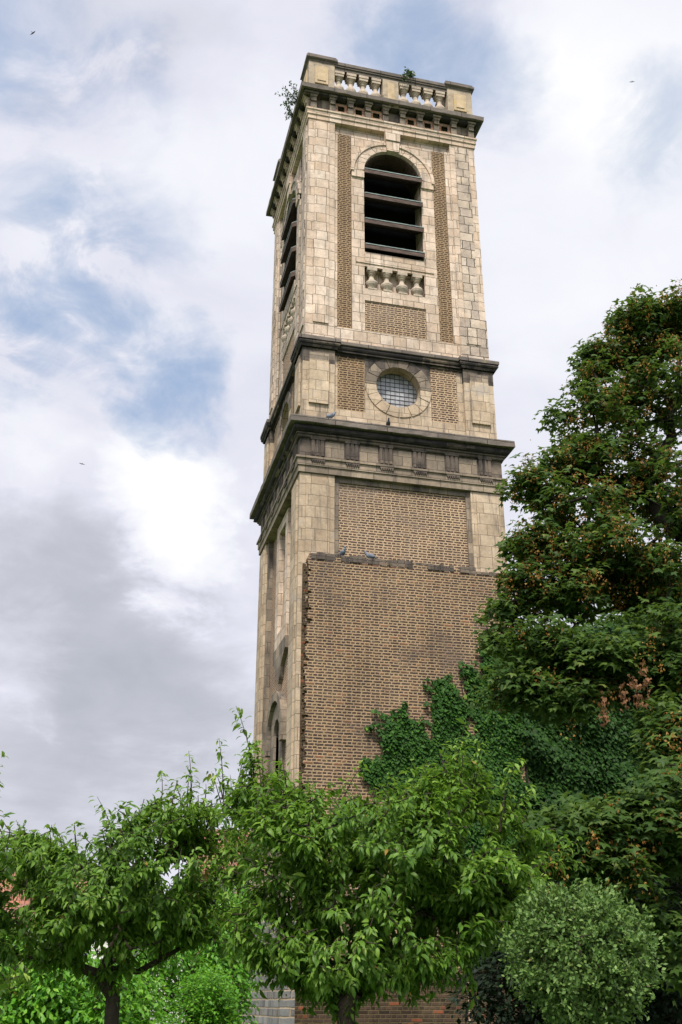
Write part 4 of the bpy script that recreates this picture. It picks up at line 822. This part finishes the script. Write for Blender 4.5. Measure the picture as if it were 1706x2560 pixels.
# ------------------------------------------------------------------ clipped round shrub
bc = at(1452, 2386, 9.2)
SH = thing('round_shrub', (bc[0], bc[1], 0), 'ball shaped pale green shrub on a short stem at lower right', 'shrub')
n = 820; db = nrm(rv(n)); lump = 1 + .11 * np.sin(db[:, 0] * 7 + 3 * db[:, 2]) * np.sin(db[:, 2] * 6 + 2 * db[:, 1]); Tb = bc + db * ((.30 + .215 * RNG.random(n) ** .6) * lump)[:, None] * np.array([1.0, 1.0, .94])
st = [np.array([bc[0], bc[1], z]) for z in (0, .4, .8, 1.2, 1.45)]
bA, bP, bE = grow(st, Tb, .15, .08, .02)
limbs('stem', 'bark', SH, bA, bP, .045, .0022, 0, .5, 5)
per = 27; tip = bA[bE]; n = n * per; d = np.repeat(nrm(tip - bc), per, 0)
pos = np.repeat(tip, per, 0) + d * RNG.uniform(-.11, .10, n)[:, None] + rv(n, .027)
leaves('foliage', 'leaf_bush', SH, t_oval(), pos, nrm(d * .55 + rv(n, .7) + np.array([0, 0, .2])), nrm(d * .75 + np.array([0, 0, .5]) + rv(n, .5)), RNG.uniform(.028, .052, n), np.clip(RNG.beta(2.2, 2.4, n), 0, .97))
# ------------------------------------------------------------------ background greenery
def bushy(name, label, cat, blobs, material, per, size, tm, base, group=None, spread=.16, stem='bark', trunk_h=.8, droop=-.3):
    b0 = at(*base); b0[2] = 0; g = thing(name, tuple(b0), label, cat, group)
    T = np.concatenate([screen_blob(*b) for b in blobs]); T = T[T[:, 2] > .25]
    A, P, E_ = grow([b0 + np.array([0, 0, h]) for h in np.linspace(0, trunk_h, 4)], T, .35, .1, .04)
    limbs('trunk', stem, g, A, P, .12, .005, 0, .48, 5)
    tip = A[E_]; n = len(tip) * per; dd = nrm(rv(n)); pos = np.repeat(tip, per, 0) + dd * (spread * 1.6 * RNG.random(n) ** .5)[:, None]
    cr = np.repeat(RNG.random(len(tip)), per)
    leaves('foliage', material, g, tm, pos, nrm(dd * np.array([1, 1, .4]) + np.array([0, 0, droop]) + rv(n, .3)), nrm(dd * .5 + np.array([-.1, -.2, .8]) + rv(n, .3)), size * RNG.uniform(.6, 1.3, n), np.clip(.6 * RNG.random(n) + .4 * cr, 0, 1))
    return g
bushy('wisteria_shrub', 'bright green wisteria bushes behind the forked cherry trunk at lower left', 'shrub', [(120, 2470, 17, 190, 80, 1.2, 240), (250, 2500, 17, 130, 70, 1.0, 150), (40, 2400, 17, 110, 60, 1, 90), (110, 2560, 16.6, 200, 50, .9, 130)], 'leaf_bright', 24, .10, t_oval(), (130, 2560, 17), 'shrubs behind the cherry trees', .17, droop=-.7)
bushy('leafy_shrub', 'tall fresh green shrub between the cherry trunk and the tower foot', 'shrub', [(470, 2370, 19, 120, 70, 1.2, 170), (560, 2390, 19, 70, 110, 1.0, 130), (400, 2450, 19, 100, 80, 1.0, 130), (560, 2490, 18.6, 60, 90, .8, 90), (600, 2280, 19.5, 50, 70, .8, 60)], 'leaf_bright', 24, .085, t_oval(), (480, 2560, 19), 'shrubs behind the cherry trees', .16, droop=-.7)
bushy('conical_shrub', 'small dense feathery green shrub in front of the tall fresh green shrub', 'shrub', [(515, 2500, 16.5, 55, 60, .4, 150), (500, 2560, 16.5, 80, 40, .5, 90)], 'leaf_bright', 34, .055, t_oval(), (510, 2560, 16.5), 'shrubs behind the cherry trees', .10, droop=-.2)
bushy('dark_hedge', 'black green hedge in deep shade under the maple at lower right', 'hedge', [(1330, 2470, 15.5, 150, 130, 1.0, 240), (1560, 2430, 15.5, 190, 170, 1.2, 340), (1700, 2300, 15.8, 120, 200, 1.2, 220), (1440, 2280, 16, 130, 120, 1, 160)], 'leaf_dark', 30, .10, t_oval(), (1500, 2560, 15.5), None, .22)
bushy('background_tree', 'light green tree in the distance seen through the gap under the maple branch', 'tree', [(1600, 1590, 34, 70, 90, 2.0, 160), (1520, 1600, 34, 60, 30, 1.5, 60), (1680, 1620, 34, 90, 120, 2.2, 170), (1440, 1620, 34, 70, 30, 1.5, 50), (1620, 1800, 34, 160, 160, 2.5, 150)], 'leaf_back', 26, .22, t_oval(), (1640, 2560, 34), None, .5, trunk_h=4)
# ------------------------------------------------------------------ weeds rooted in the tower masonry
def weed(loc, label, n, size, rad_, lean):
    g = thing('sprouting_weed', tuple(loc), label, 'plant', 'plants growing from the tower top')
    ends = np.array(loc) + (rv(n, .5) + np.array(lean)) * rad_; loc = np.array(loc)
    mb = MB()
    for e in ends:
        w = .006; mb.hexa([loc + (w, w, 0), loc + (-w, w, 0), loc + (-w, -w, 0), loc + (w, -w, 0)], [e + (.003, .003, 0), e + (-.003, .003, 0), e + (-.003, -.003, 0), e + (.003, -.003, 0)])
    mb.build('stem', 'bark', g, fix=False)
    k = 14; t = RNG.uniform(.35, 1.0, (n, k)); pos = (loc + (ends - loc)[:, None, :] * t[..., None]).reshape(-1, 3) + rv(n * k, .025)
    leaves('foliage', 'leaf_weed', g, t_oval(), pos, nrm(rv(n * k) + np.array([0, 0, .3])), nrm(rv(n * k) + np.array([0, 0, .8])), size * RNG.uniform(.6, 1.2, n * k), RNG.random(n * k))
weed((3.12, .1, 26.72), 'small leafy sprout growing on top of the parapet rail above the balusters', 12, .09, .22, (.4, -.2, .6))
weed((2.98, .05, 26.5), 'yellowish weed tuft hanging below the parapet rail beside the centre block', 8, .06, .16, (.1, -.8, .2))
weed((-.12, .55, 25.42), 'bushy self-sown sapling on the left cornice edge of the tower', 14, .09, .36, (-.9, 0, .35))
weed((-.12, 1.15, 25.40), 'thin self-sown twigs lower along the left cornice edge', 8, .08, .26, (-.9, 0, .25))
